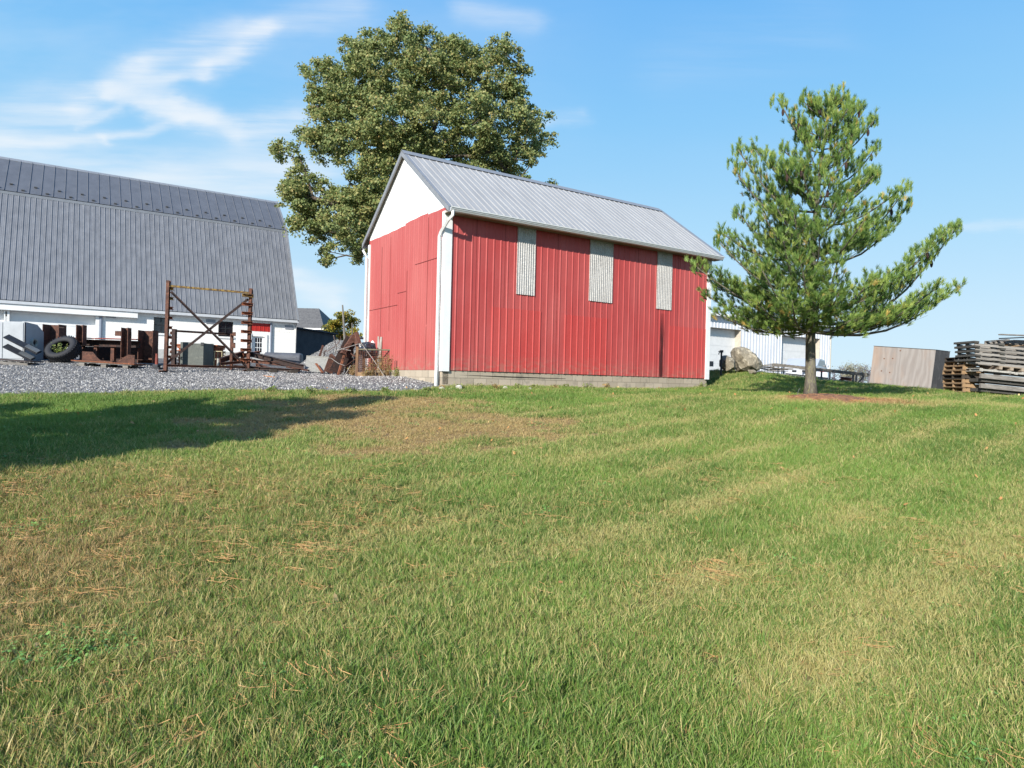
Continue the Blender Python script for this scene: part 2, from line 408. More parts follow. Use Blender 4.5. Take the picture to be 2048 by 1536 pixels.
# mapping from the photo onto the long wall
u_ = Vector((math.cos(TH), math.sin(TH), 0)); v_ = Vector((-math.sin(TH), math.cos(TH), 0))
def onwall(px, py, O, off=0.0):
    """local (x, z) on a wall plane through O along u_"""
    d = ray(px, py); E0 = Vector((0, 0, EYE)); nn = v_
    t = (O + v_ * off - E0).dot(nn) / d.dot(nn); q = E0 + d * t
    return (q - O).dot(u_), q.z - O.z
for lab, (x0p, x1p), (ya, yb) in [('saturated red patch sheet nearest the downspout', (977, 1083), (617, 620)), ('saturated red patch sheet under the wide grey strip', (1130, 1219), (632, 636)), ('saturated red patch sheet at the far corner', (1339, 1413), (652, 658))]:
    xa, za = onwall(x0p, ya, C0); xb, zb = onwall(x1p, yb, C0); zt = (za + zb) / 2
    xs = [(x, d + .010) for x, d in ribs(.02, BL, .23, .03, .013) if xa <= x <= xb]; xs = [(xs[0][0], .002)] + xs + [(xs[-1][0], .002)]
    q = MB().sheet(xs, lambda x, d, v: (x, -d, .004 + v * zt)).build('patch_panel', RED2, barn); q['label'] = lab
m, n, b = newmat('corrugated_galv')
f = n.noise(n.coords('Object'), 30, 4, .7); col = n.ramp(f, [(.3, lin('#8c8a88')), (.5, lin('#b5b2ae')), (.7, lin('#d2cfca'))])
f2 = n.noise(n.coords('Object', (1, 1, .5)), 3, 5, .6); col = n.mix(n.mrange(f2, .5, .75, 0, .4), col, lin('#77736f'))
n.put(b.inputs['Base Color'], col); b.inputs['Roughness'].default_value = .6; b.inputs['Metallic'].default_value = .1; CORR = m
for lab, (xa, xb), yb in [('narrow grey corrugated strip nearest the downspout', (1032, 1068), 590), ('widest grey corrugated strip in the middle of the wall', (1177, 1223), 604), ('narrowest grey corrugated strip above the rust stain', (1312, 1341), 619)]:
    x0, z0 = onwall(xa, yb, C0); x1, z1 = onwall(xb, yb, C0); zb = (z0 + z1) / 2; nn = int((x1 - x0) / .014)
    xs = [(x0 + (x1 - x0) * i / nn, .028 + .010 * math.cos(2 * math.pi * (x1 - x0) * i / nn / .076)) for i in range(nn + 1)]
    xs = [(x0, .0)] + xs + [(x1, .0)]
    q = MB().sheet(xs, lambda x, d, v: (x, -d, zb + v * (EH - .08 - zb))).build('corrugated_strip', CORR, barn); q['label'] = lab
# rust stain below third strip - a stain with its own shape, laid on the sheet
m, n, b = newmat('rust_stain')
sp = n.node('ShaderNodeTexCoord'); se = n.node('ShaderNodeSeparateXYZ'); n.put(se.inputs[0], sp.outputs['Object'])
sx0, sz0 = onwall(1320, 630, C0); sx1, sz1 = onwall(1326, 752, C0)
dx = n.m('ABSOLUTE', n.m('SUBTRACT', se.outputs[0], (sx0 + sx1) / 2)); nz = n.noise(n.coords('Object', (9, 9, .8)), 1.6, 5, .6)
core = n.mrange(n.m('ADD', dx, n.m('MULTIPLY', n.m('SUBTRACT', nz, .5), .22)), .02, .13, 1, 0)
core = n.m('MULTIPLY', core, n.mrange(se.outputs[2], sz0, sz0 - .8, .2, 1))
tr = n.node('ShaderNodeBsdfTransparent'); mx = n.node('ShaderNodeMixShader'); n.put(mx.inputs[0], n.m('MULTIPLY', core, .85)); n.put(mx.inputs[1], tr.outputs[0]); n.put(mx.inputs[2], b.outputs[0])
b.inputs['Base Color'].default_value = (*lin('#4a1a18'), 1); n.put(m.node_tree.nodes['Material Output'].inputs[0], mx.outputs[0])
xs = [(x, d + .004) for x, d in ribs(.02, BL, .23, .03, .013) if sx0 - .35 <= x <= sx0 + .35]
MB().sheet(xs, lambda x, d, v: (x, -d, .01 + v * (sz0 + .05))).build('rust_streak', m, barn)
# lap lines where two sheets overlap, and the open joint in the block course
LAP = mat('lap_shadow', '#8a3331', '#7a2b2a', 5, .8)
for k_, xx in enumerate((.95, 1.87, 3.71, 5.09, 6.93, 7.85, 8.77)):
    MB().box(xx, xx + .012, -.0035, .004, .01, EH - .06).build('lap_line', LAP, barn)
ja, jb, jc = onwall(912, 749.5, C0), onwall(1010, 754, C0), onwall(1132, 757.5, C0)
MB().poly([(ja[0], .0175, ja[1]), (jb[0], .0175, jb[1] - .012), (jc[0], .0175, jc[1] - .006), (jc[0], .0175, jc[1] + .006), (jb[0], .0175, jb[1] + .02)]).build('open_joint', mat('black_gap', '#15120f', '#1d1915', 5, 1), barn)
# corner boards
for (xa, xb, ya, yb, zt) in [(-.03, .19, -.04, 0.0, EH - .05), (-.035, -.001, .0, .12, EH - .05), (BL - .16, BL + .035, -.04, 0, EH - .06), (-.035, -.001, BW - .12, BW + .03, EH - .1), (BL, BL + .035, 0, .12, EH - .1)]:
    MB().box(xa, xb, ya, yb, -.03, zt).build('corner_board', WHITE, barn)
# foundation
fz = g(C0.x, C0.y) - zs - .5
fd = MB()
fd.box(.03, BL - .02, .02, .22, fz, .0).box(.0, .21, .02, BW - .02, fz, -.004)
fd.build('foundation', BLOCK, barn, bevel=.01)
MB().box(-.05, BL * .62, -.10, .02, fz, -.37).build('footing_ledge', mat('ledge', '#a8987e', '#8f8168', 5, .9, 0, .6, c3='#c2b8a4'), barn, bevel=.015)
# roof
roof = MB(); ang = math.atan(SL); R0, R1 = -.10, BL + .16
def rf(side):
    sgn = 1 if side == 0 else -1
    def fn(x, d, v):
        y = (-OV + v * (BW / 2 + OV)); z = EH + v * (RH - EH); nx = -math.sin(ang); nz = math.cos(ang)
        y += nx * d; z += nz * d
        return (x, y if side == 0 else BW - y, z)
    return fn
for side in (0, 1):
    roof.sheet(ribs(R0, R1, .23, .028, .015), rf(side))
roof.build('roof', ROOFM, barn)
# roof underside boards + fascia (soffit)
MB().sheet([(R0 + .02, 0), (R1 - .02, 0)], lambda x, d, v: (x, -OV + .02 + v * (BW / 2 + OV - .02), EH - .03 + v * (RH - EH) - .02)).sheet([(R0 + .02, 0), (R1 - .02, 0)], lambda x, d, v: (x, BW + OV - .02 - v * (BW / 2 + OV - .02), EH - .03 + v * (RH - EH) - .02)).build('roof_deck', SOFF, barn)
MB().box(R0 + .03, R1 - .02, -OV + .0, -OV + .03, EH - .14, EH - .012).build('fascia', WHITE, barn)
MB().box(R0 + .03, R1 - .02, -OV + .031, -.045, EH - .14, EH - .125).build('soffit', SOFF, barn)
rc = MB()
for x0, x1 in ((R0 - .02, R1 + .02),):
    rc.extr([(-.2, -.2 * SL + .035), (0, .045), (.2, -.2 * SL + .035), (.2, -.2 * SL + .028), (0, .036), (-.2, -.2 * SL + .028)], (x0, BW / 2, RH), (x1, BW / 2, RH))
rc.build('ridge_cap', TRIMG, barn)
ck = MB(); x = .0
while x < BL:
    ck.box(x, x + .12, BW / 2 - .215, BW / 2 - .20, RH - .2 * SL + .0, RH - .2 * SL + .022); x += .23
ck = MB().box(.0, BL, BW / 2 - .215, BW / 2 - .20, RH - .2 * SL + .0, RH - .2 * SL + .018)
if False: pass
ck.build('closure_strip', mat('dark_foam', '#222326', '#1a1a1c', 4, .9), barn)
for x0, nm in ((R0 - .02, 'rake_trim'), (R1 - .02, 'rake_trim')):
    t_ = MB()
    for s_ in (0, 1):
        a = Vector((x0, -OV - .02 if s_ == 0 else BW + OV + .02, EH - .06)); c = Vector((x0, BW / 2, RH - .035)); c2 = c.copy()
        for (wa, wb, za, zb2) in ((0, .04, -.10, .045), (0, .17, .036, .048)):
            A = [a + Vector((wa, 0, za)), a + Vector((wb, 0, za)), a + Vector((wb, 0, zb2)), a + Vector((wa, 0, zb2))]
            B = [c + Vector((wa, 0, za)), c + Vector((wb, 0, za)), c + Vector((wb, 0, zb2)), c + Vector((wa, 0, zb2))]
            i = len(t_.v); t_.v += [tuple(q) for q in A + B]
            for k in range(4): t_.f.append((i + k, i + (k + 1) % 4, i + 4 + (k + 1) % 4, i + 4 + k))
            t_.f.append((i + 3, i + 2, i + 1, i)); t_.f.append((i + 4, i + 5, i + 6, i + 7))
    t_.build(nm, TRIMG, barn)
# gutters (K profile)
def gutter(y, s_, x0, x1):
    pr = [(0, 0), (.07, 0), (.085, .03), (.10, .05), (.10, .075), (.118, .08), (.118, .11), (.105, .11), (.105, .085), (.09, .08), (.085, .05), (.065, .012), (.01, .012), (.01, .11), (0, .11)]
    return MB().extr([(a * s_, b2) for a, b2 in pr], (x0, y, EH - .135), (x1, y, EH - .135))
GU = mat('gutter_white', '#dedfde', '#c9cac8', 6, .4, fine=.05, stretch=(1, 8, 8))
gt = gutter(-OV - .001, 1, R0 + .02, R1 - .02); gt.build('gutter', GU, barn)
gutter(BW + OV + .001, -1, R0 + .02, R1 - .02).build('gutter', GU, barn)
def spout(path, wd, nm):
    o_ = MB(); 
    o_.tube(path, wd, 4, True); return o_.build(nm, GU, barn, bevel=.006)
spout([(.0, -OV - .06, EH - .12), (-.01, -OV - .06, EH - .24), (-.07, -.30, EH - .34), (-.10, .04, EH - .60), (-.11, .10, EH - .72), (-.11, .10, -.42), (-.13, .08, -.50), (-.22, .04, -.56)], .052, 'downspout')
spout([(-.05, BW + OV + .04, EH - .12), (-.06, BW + OV + .04, EH - .24), (-.09, BW + .1, EH - .42), (-.10, BW - .05, EH - .55), (-.10, BW - .05, -.4)], .05, 'downspout')

# ================================================================ grey gambrel barn
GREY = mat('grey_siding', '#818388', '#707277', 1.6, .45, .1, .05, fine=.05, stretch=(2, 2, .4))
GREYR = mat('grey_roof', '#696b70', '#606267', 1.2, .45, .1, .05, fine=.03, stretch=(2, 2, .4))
GTR = mat('grey_flashing', '#8b8f96', '#808489', 4, .5, .1, fine=.03)
Gc = P(597, 640, 38.0)
gb = thing('gambrel_barn', (Gc.x, Gc.y, g(Gc.x, Gc.y)), 'large grey metal gambrel barn on a white block ground floor', 'barn', rz=TH)
GO = Vector((Gc.x, Gc.y, g(Gc.x, Gc.y))); z0 = Gc.z - GO.z
GLn = -27.0
K1 = Vector((0, 3.0, z0 + 5.68)); K2 = Vector((0, 5.5, z0 + 7.9))
def slope(pa, pb):
    pa = Vector(pa); pb = Vector(pb); dd = (pb - pa).normalized(); nn = Vector((0, -dd.z, dd.y))
    return lambda x, d, v: tuple(Vector((x, 0, 0)) + pa + (pb - pa) * v + nn * d)
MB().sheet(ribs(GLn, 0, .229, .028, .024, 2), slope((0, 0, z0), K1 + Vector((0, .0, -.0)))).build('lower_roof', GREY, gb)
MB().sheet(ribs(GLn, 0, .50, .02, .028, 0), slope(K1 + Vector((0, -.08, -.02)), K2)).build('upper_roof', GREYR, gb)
MB().sheet([(GLn, 0), (0, 0)], lambda x, d, v: (x, 11.0 + .08 - (2.58) * v, K1.z - .02 + (K2.z - K1.z + .02) * v)).sheet([(GLn, 0), (0, 0)], lambda x, d, v: (x, 11 - 3 * v, z0 + (K1.z - z0) * v)).build('rear_roof', GREYR, gb)
MB().box(GLn, .03, -.05 + 2.93, 3.06, K1.z - .20, K1.z - .06).build('break_flashing', GTR, gb)
MB().extr([(-.12, -.08), (0, .05), (.12, -.08), (.12, -.10), (0, .02), (-.12, -.10)], (GLn, K2.y, K2.z), (.04, K2.y, K2.z)).build('ridge_cap', GTR, gb)
# rake edge on the right end
rk = MB(); 
for a, c in (((-.03, -.05, z0 - .05), (-.03, K1.y - .05, K1.z)), ((-.03, K1.y - .05, K1.z), (-.03, K2.y, K2.z + .03))):
    rk.bar(a, c, .10, .08, up=(1, 0, 0))
rk.build('rake_trim', GTR, gb)
# end wall polygons
for x in (-.06, GLn + .06):
    ew = MB(); ew.poly([(x, .3, 0), (x, 10.7, 0), (x, 10.9, z0), (x, 8.0, K1.z - .1), (x, 5.5, K2.z - .1), (x, 3.0, K1.z - .1), (x, .1, z0)])
    ew.build('end_wall', GREY, gb)
# snow guards
sg = mat('guard', '#585a5f', '#505257', 4, .6)
k = 0; x = -26.5
while x < -.6:
    f_ = slope(K1 + Vector((0, -.08, -.02)), K2)
    for (xx, vv) in ((x, .20), (x + .5, .06)):
        p_ = Vector(f_(xx, .03, vv)); MB().box(p_.x - .07, p_.x + .07, p_.y - .05, p_.y + .05, p_.z - .02, p_.z + .03).build('snow_guard', sg, gb)
    x += 1.0
# masonry wall with openings
def gw(px, py): return onwall(px, py, GO, .3)
WY = .30
ops = []   # x0,x1,z0,z1
d0x, d0z = gw(19, 640)[0], gw(19, 615)[1]; d1x = gw(191, 640)[0]
dz = gw(100, 626)[1]
ops.append((d0x, d1x, -.3, dz, 'door'))
dxl = gw(-90, 640)[0]; dxr = gw(8, 640)[0]; ops.append((dxl, dxr, -.3, dz, 'door'))
for (xa, ya, xb, yb) in ((308, 634, 336, 667), (437, 642, 466, 674)):
    a = gw(xa, ya); c = gw(xb, yb); ops.append((a[0], c[0], c[1], a[1], 'window'))
a = gw(503, 672); c = gw(529, 720); ops.append((a[0], c[0], 0.05, a[1], 'entry'))
xsb = sorted(set([GLn, -.02] + [o[0] for o in ops] + [o[1] for o in ops])); wl = MB()
for xa, xb in zip(xsb, xsb[1:]):
    mid = (xa + xb) / 2; cuts = sorted([(o[2], o[3]) for o in ops if o[0] < mid < o[1]]); z = -.4
    for c0, c1 in cuts:
        if c0 > z: wl.box(xa, xb, WY, WY + .3, z, c0)
        z = c1
    wl.box(xa, xb, WY, WY + .3, z, z0 - .02)
wl.build('block_wall', WBLOCK, gb)
MB().box(GLn, .02, .0, .30, z0 - .17, z0 - .03).build('eave_fascia', mat('fascia_grey', '#c9ccd0', '#bfc2c6', 4, .5, fine=.02), gb)
xt = gw(275, 625)[0]
MB().box(GLn, xt, .06, WY - .002, z0 - .46, z0 - .172).build('door_track_cover', WHITE, gb)
DOORW = mat('door_white', '#eceded', '#e4e5e6', 3, .5, fine=.02)
SHAD = mat('jamb', '#d8dade', '#cfd2d6', 3, .6, fine=.02)
for o in ops:
    xa, xb, za, zb, kd = o
    if kd == 'door':
        d_ = MB(); z = za
        while z < zb:
            z2 = min(z + .45, zb); d_.box(xa, xb, WY + .20, WY + .24, z, z2 - .02); d_.box(xa, xb, WY + .212, WY + .23, z2 - .02, z2); z = z2
        dd = d_.build('overhead_door', DOORW, gb)
        for xx in (xa - .16, xb):
            MB().box(xx + .002, xx + .158, WY - .06, WY - .003, za, zb + .1).build('door_post', WHITE, gb)
    elif kd == 'window':
        fr = MB().box(xa + .01, xb - .01, WY + .1, WY + .13, za + .01, zb - .01)
        wf = fr.build('window', mat('window_dark', '#20242b', '#171a20', 3, .15, spec=.8), gb)
        q = MB(); xm = (xa + xb) / 2
        for xx in (xa, xm - .02, xb - .05): q.box(xx, xx + .05, WY + .07, WY + .099, za, zb)
        for zz in (za, (za + zb) / 2, zb - .05): q.box(xa + .051, xb - .051, WY + .075, WY + .0985, zz, zz + .04)
        q.build('window_frame', mat('frame_black', '#1c1d20', '#27282b', 4, .5), wf)
        MB().box(xa - .06, xb + .06, WY - .05, WY - .003, za - .10, za - .01).build('window_sill', WHITE, wf)
    else:
        dr = MB().box(xa + .01, xb - .01, WY + .08, WY + .12, za, zb - .01).build('entry_door', DOORW, gb)
        w0, w1 = xa + .2, xb - .14; wz0, wz1 = gw(515, 705)[1], gw(515, 675)[1]
        pn = MB()
        for i in range(3):
            for j in range(3):
                pn.box(w0 + (w1 - w0) * i / 3 + .02, w0 + (w1 - w0) * (i + 1) / 3 - .02, WY + .07, WY + .0795, wz0 + (wz1 - wz0) * j / 3 + .02, wz0 + (wz1 - wz0) * (j + 1) / 3 - .02)
        pn.build('door_glass', mat('window_dark', '#20242b'), dr)
        for xx in (xa - .12, xb): MB().box(xx + .002, xx + .118, WY - .05, WY - .003, za, zb + .12).build('door_trim', WHITE, gb)
a = gw(498, 645); c = gw(540, 664)
xs = [(x, d) for x, d in ribs(a[0], c[0], .23, .02, .016)]
MB().sheet(xs, lambda x, d, v: (x, WY - .01 - d, c[1] + v * (a[1] - c[1]))).build('red_panel', mat('bright_red', '#c02f28', '#b02a25', 3, .45), gb)
for (xa, ya, xb, yb) in ((211, 630, 232, 636), (412, 638, 431, 648), (570, 650, 586, 659)):
    a = gw(xa, ya); c = gw(xb, yb)
    vt = MB().box(a[0], c[0], WY - .03, WY - .004, c[1], a[1])
    for i in range(4): vt.box(a[0] + .02, c[0] - .02, WY - .045, WY - .031, c[1] + (a[1] - c[1]) * (i + .3) / 4, c[1] + (a[1] - c[1]) * (i + .7) / 4)
    vt.build('wall_vent', mat('vent_grey', '#a9adb6', '#9da1aa', 4, .6), gb)
a = gw(542, 646); MB().tube([(a[0], WY - .06, z0 - .25), (a[0], WY - .06, .1)], .05, 8).build('pipe_or_jamb_shade', mat('pipe_shade_blue', '#8d97a8', '#828c9c', 4, .5), gb)
a = gw(197, 640); MB().tube([(a[0] + .1, WY - .05, z0 - .5), (a[0] + .1, WY - .05, .1)], .06, 8).build('pipe_or_jamb_shade', mat('pipe_shade_blue', '#8d97a8'), gb)  # blue-grey tube put in where the door jamb's shadow falls
MB().box(GLn, 0, WY - .02, WY - .003, -.4, gw(560, 708)[1]).build('base_course', mat('plinth', '#c7c6c2', '#b9b8b4', 3, .8), gb)

# ================================================================ white metal barn
WS = mat('white_siding', '#d4d6d9', '#c9ccd0', 2, .45, fine=.02)
Wc = P(1660, 740, 46.5); WO = Vector((Wc.x, Wc.y, g(Wc.x, Wc.y) - .1))
wbn = thing('white_metal_barn', WO, 'long white ribbed metal barn with overhead doors behind the pine', 'barn', rz=TH)
def ww(px, py): return onwall(px, py, WO, 0)
wt = ww(1660, 653)[1]; WL = -22
wops = []
a = ww(1395, 655)[0]; c = ww(1482, 660); wops.append((a, c[0], 0, c[1] + .0))
a = ww(1563, 672); c = ww(1640, 676); wops.append((a[0], c[0], 0, (a[1] + c[1]) / 2))
# wide skin with openings
allx = ribs(WL, 0, .30, .035, .032)
def inop(x):
    for o in wops:
        if o[0] < x < o[1]: return o
    return None
edges = []
for o in wops: edges += [(o[0], 0), (o[0] + .001, 0), (o[1] - .001, 0), (o[1], 0)]
allx = sorted(allx + edges, key=lambda q: q[0]); s_ = MB()
for (p_, q_) in zip(allx, allx[1:]):
    o = inop((p_[0] + q_[0]) / 2); zb = o[3] if o else -.5
    s_.quad((p_[0], -p_[1], zb), (q_[0], -q_[1], zb), (q_[0], -q_[1], wt), (p_[0], -p_[1], wt))
s_.build('front_siding', WS, wbn)
MB().box(WL, -.02, .6, 11.9, -.5, wt - .05).box(-.5, -.015, .02, .6, -.5, wt - .05).build('core_wall', WS, wbn)
for o in wops:
    d_ = MB(); z = -.4
    while z < o[3]:
        z2 = min(z + .55, o[3]); d_.box(o[0], o[1], .45, .49, z, z2 - .025); d_.box(o[0], o[1], .462, .48, z2 - .025, z2); z = z2
    dd = d_.build('overhead_door', mat('door_offwhite', '#dcdcda', '#d2d2d0', 3, .5, fine=.02), wbn)
    MB().box(o[0] - .001, o[1] + .001, .01, .6, o[3], o[3] + .04).box(o[0] - .05, o[0], .01, .6, -.4, o[3]).box(o[1], o[1] + .05, .01, .6, -.4, o[3]).build('door_reveal', mat('reveal', '#c9bfae', '#bdb3a3', 4, .7), wbn)
    if o is wops[0]:
        p_ = MB()
        for (xa, xb) in ((1421, 1427.5), (1430, 1438)):
            q0 = ww(xa, 722); q1 = ww(xb, 732.5); p_.box(q0[0], q1[0], .43, .449, q1[1], q0[1])
        p_.build('door_window', mat('window_dark', '#20242b'), dd)
# low pitched roof
MB().sheet(ribs(WL - .2, .15, .3, .03, .03), lambda x, d, v: (x, -.3 + 6.3 * v, wt - .04 + 1.0 * v + d)).sheet([(WL - .2, 0), (.15, 0)], lambda x, d, v: (x, 12.3 - 6.3 * v, wt - .04 + 1.0 * v)).build('roof', mat('white_roof', '#cfd3d8', '#c5c9ce', 2, .5, fine=.02), wbn)
MB().poly([(0, 0, wt - .06), (0, 12, wt - .06), (0, 6, wt + .9)]).build('gable', WS, wbn)
MB().box(-.06, .03, -.035, .1, -.5, wt).build('corner_trim', mat('trim_cream', '#cfcabd', '#c5c0b3', 3, .6), wbn)
MB().box(WL - .2, .16, -.36, -.28, wt - .16, wt - .05).build('eave_trim', WHITE, wbn)

# ================================================================ house + retaining wall beyond
HY = 62
a = P(560, 612, HY); 
hs_z = g(-24, HY)
def hp(px, py, Y=HY): return P(px, py, Y)
hx1 = hp(640, 650).x; hx0 = hx1 - 16; hbase = g(hx0, HY) - .3
house = thing('far_house', ((hx0 + hx1) / 2, HY + 4, hbase), 'house with worn grey shingle roof beyond the white block wall', 'house')
zr = hp(638, 617, HY + 4).z - hbase; ze = hp(650, 657).z - hbase; L_ = (hx1 - hx0) / 2
xr = hp(638, 617, HY + 4).x - (hx0 + hx1) / 2
MB().quad((-L_, -4.4, ze), (L_ + .5, -4.4, ze), (xr, 0, zr), (-L_, 0, zr)).quad((-L_, 4.4, ze), (L_ + .5, 4.4, ze), (xr, 0, zr), (-L_, 0, zr)).poly([(L_ + .5, -4.4, ze), (L_ + .5, 4.4, ze), (xr, 0, zr)]).build('roof', mat('shingle', '#6f6d6b', '#5c5a59', 3, .9, 0, .4, c3='#7d7b77'), house)
MB().box(-L_, L_, -4, 4, 0, ze - .1).build('wall', mat('house_wall', '#8d9097', '#85888f', 2, .8), house)
MB().box(-L_, L_ + .5, -4.5, -4.38, ze - .16, ze - .02).build('gutter', WHITE, house)
MB().box(L_ - 2.6, L_ - 1.6, -4.03, -3.99, ze - 1.3, ze - .3).build('window', mat('window_dark', '#20242b'), house)
RY = 47
a = P(590, 656.5, RY - 1.5); c = P(672, 669, RY + 3.5)
rw = thing('retaining_wall', ((a.x + c.x) / 2, (a.y + c.y) / 2, g(c.x, c.y) - .4), 'dark concrete retaining wall in shade behind the gravel pile', 'retaining wall')
b_ = MB(); lo = g(c.x, c.y) - .4; off = Vector((-.2, .35, 0))
pts = [a, c, Vector((c.x, c.y, lo)), Vector((a.x, a.y, lo))]
b_.poly(pts).poly([p + off for p in pts])
for i in range(4): b_.quad(pts[i], pts[(i + 1) % 4], pts[(i + 1) % 4] + off, pts[i] + off)
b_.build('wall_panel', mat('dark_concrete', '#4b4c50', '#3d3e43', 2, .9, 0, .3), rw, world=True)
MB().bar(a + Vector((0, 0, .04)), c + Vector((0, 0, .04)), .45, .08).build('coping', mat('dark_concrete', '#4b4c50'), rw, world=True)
# ================================================================ ground, gravel, lawn
front = [Gp(px, py) for px, py in ((-120, 795), (0, 791), (110, 788), (230, 787), (330, 784), (420, 782), (520, 781), (620, 782), (700, 783), (780, 783), (850, 779))]
EDGE = [(-60, front[0].y - 4), (-30, front[0].y - 1)] + [(q.x, q.y) for q in front] + [(C0.x + .3, C0.y + .6), (6.6, 23.2), (6.9, 27.3), (9.6, 28.2), (11, 25.9), (12.4, 24.2), (13.5, 25.6), (14.3, 24.3), (14.9, 23.1), (15.2, 20.9), (15.8, 20.2), (20, 18.6), (34, 14), (60, 10)]
ex_ = np.array([e[0] for e in EDGE]); ey_ = np.array([e[1] for e in EDGE])
def edge(x): return np.interp(x, ex_, ey_) + (fbm(np.asarray(x) * 1.7, np.asarray(x) * 0 + 3.3, 4) - .5) * .55 + (fbm(np.asarray(x) * 7.0, np.asarray(x) * 0 + 8.3, 3) - .5) * .35
def dist_seg(x, y, a, b):
    dx, dy = b[0] - a[0], b[1] - a[1]; t = np.clip(((x - a[0]) * dx + (y - a[1]) * dy) / (dx * dx + dy * dy), 0, 1)
    return np.hypot(x - a[0] - t * dx, y - a[1] - t * dy)
PINE = Gp(1621, 797); PB = (PINE.x, PINE.y)
def masks(x, y):
    """dry share with the painted mowing sheen (0..1), needle litter, warm tone, blade height"""
    n1 = fbm(x * .9, y * .9, 5); n2 = fbm(x * .25 + 9, y * .25, 4); n3 = fbm(x * 2.7 + 4, y * 2.7, 4)
    dry = .04 + .16 * sstep(.46, .68, n2) + .18 * sstep(.45, .7, n1) + .04 * sstep(9, 4, y) + .20 * sstep(.0, -3.8, x - .05 * y) * sstep(9.5, 6.5, y) * sstep(.35, .6, n3)
    # bare brown patch in the middle distance
    p1 = Gp(640, 850); 
    e1 = ((x + 1.6) / 3.4) ** 2 + ((y - 11.0) / 2.2) ** 2
    e2 = ((x + 3.2) / 2.6) ** 2 + ((y - 13.6) / 1.5) ** 2
    bp = sstep(1.3, .8, np.minimum(e1, e2) + (n1 - .5) * 2.6 + (n3 - .5) * 1.6) * (1 - .6 * sstep(.62, .72, fbm(x * 1.3 + 70, y * 2.2, 4)))
    dry = np.maximum(dry, bp * .93)
    # strip next to the gravel and along the barn
    de = edge(x) - y
    dry = np.maximum(dry, sstep(.9, .1, de + (n1 - .5) * 1.2) * .75 * (x > -9) * (x < 8))
    dry = np.where((x > 8), np.maximum(dry, .0), dry)
    # ring round the pine, drip line
    dp = np.hypot((x - PB[0] - .8) / 1.9, (y - PB[1] + .55) / .85)
    dry = np.maximum(dry, sstep(1.7, .6, dp + (n1 - .5) * 1.0) * .85)
    dry = np.maximum(dry, sstep(1.0, .3, np.hypot((x - PB[0] - 3.6) / 2.6, (y - PB[1] + .2) / .9) + (n1 - .5)) * .7)
    # mowing stripes: sheen of leaning blades painted as drier colour
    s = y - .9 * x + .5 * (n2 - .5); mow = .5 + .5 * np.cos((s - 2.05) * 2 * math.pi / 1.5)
    mow_sheen = sstep(.55, 1.0, mow) * sstep(-4.0, 1.5, x) * sstep(2.6, 4.0, y) * (.35 + 1.0 * sstep(.35, .6, n1)) + .85 * sstep(.9, .1, np.abs(s - 2.1)) * sstep(.8, 2.5, x) * (n3 + .4)
    dry = dry + np.clip(mow_sheen, 0, 1.3) * .33
    dry = dry + .15 * sstep(.5, .68, fbm(x * .5 + 31, y * .5 + 8, 3)) * (y < 6)
    lit = sstep(-.6, -2.8, x - .1 * y + (n1 - .5) * 1.5) * sstep(9, 6.5, y) * .9 + .22 * sstep(.42, .62, n1) * sstep(9, 6, y)
    lit = np.maximum(lit, sstep(1.3, .5, np.hypot((x - PB[0] - .4) / 1.6, (y - PB[1] + .4) / .8)) * 1.0)
    lit = lit * (1 - .6 * bp)
    warm = np.clip(sstep(-.5, -4.5, x - .05 * y) * sstep(9, 6.5, y) * .8 + sstep(1.2, .4, dp) + bp * .55, 0, 1)
    ht = 1.0 - .48 * bp - .25 * np.clip(mow_sheen, 0, 1) + .35 * (n3 - .5)
    ht = ht * (1 - .4 * sstep(.5, .1, de) * (x < 8))
    mul = sstep(1.0, .75, np.hypot((x - PB[0] - .25) / 1.05, (y - PB[1] + .3) / .72))
    ht = ht * (1 - mul); return np.clip(dry, 0, .96), np.clip(lit, 0, 1), warm, np.clip(ht, .12, 1.5), mul
def axis(lo, hi, step, far):
    a = list(np.arange(lo, hi + 1e-6, step)); s = step; x = hi
    b = []
    while x < far: s *= 1.25; x += s; b.append(x)
    s = step; x = lo; c = []
    while x > -far: s *= 1.25; x -= s; c.append(x)
    return np.array(c[::-1] + a + b)
def gridmesh(name, X, Y, Z, material, attrs=None, keep=None):
    nx, ny = X.shape; idx = np.arange(nx * ny).reshape(nx, ny)
    Fq = np.stack([idx[:-1, :-1], idx[1:, :-1], idx[1:, 1:], idx[:-1, 1:]], -1).reshape(-1, 4)
    if keep is not None: Fq = Fq[keep[:-1, :-1].ravel()]
    at = {k: v.ravel() for k, v in (attrs or {}).items()}
    return npmesh(name, np.stack([X.ravel(), Y.ravel(), Z.ravel()], -1), Fq, material, attrs=at, smooth=True)
# lawn colours
GREEN1, GREEN2, GREEN3 = lin('#698a3b'), lin('#34561f'), lin('#7a9542')
STRAW, TAN, BROWN = lin('#b3a468'), lin('#cba37c'), lin('#8f6749')
m, n, b = newmat('lawn_soil')
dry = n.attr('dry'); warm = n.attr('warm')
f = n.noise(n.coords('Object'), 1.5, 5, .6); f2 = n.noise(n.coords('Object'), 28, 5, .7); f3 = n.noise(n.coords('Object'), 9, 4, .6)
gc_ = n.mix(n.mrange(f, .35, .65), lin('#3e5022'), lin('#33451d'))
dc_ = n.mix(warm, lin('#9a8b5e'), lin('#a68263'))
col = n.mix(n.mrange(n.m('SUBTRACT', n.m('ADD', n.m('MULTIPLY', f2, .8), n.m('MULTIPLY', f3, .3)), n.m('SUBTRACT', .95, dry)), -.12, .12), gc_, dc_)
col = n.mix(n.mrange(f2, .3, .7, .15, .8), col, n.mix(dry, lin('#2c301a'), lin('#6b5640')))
n.put(b.inputs['Base Color'], col); b.inputs['Roughness'].default_value = .95; b.inputs['Specular IOR Level'].default_value = .1
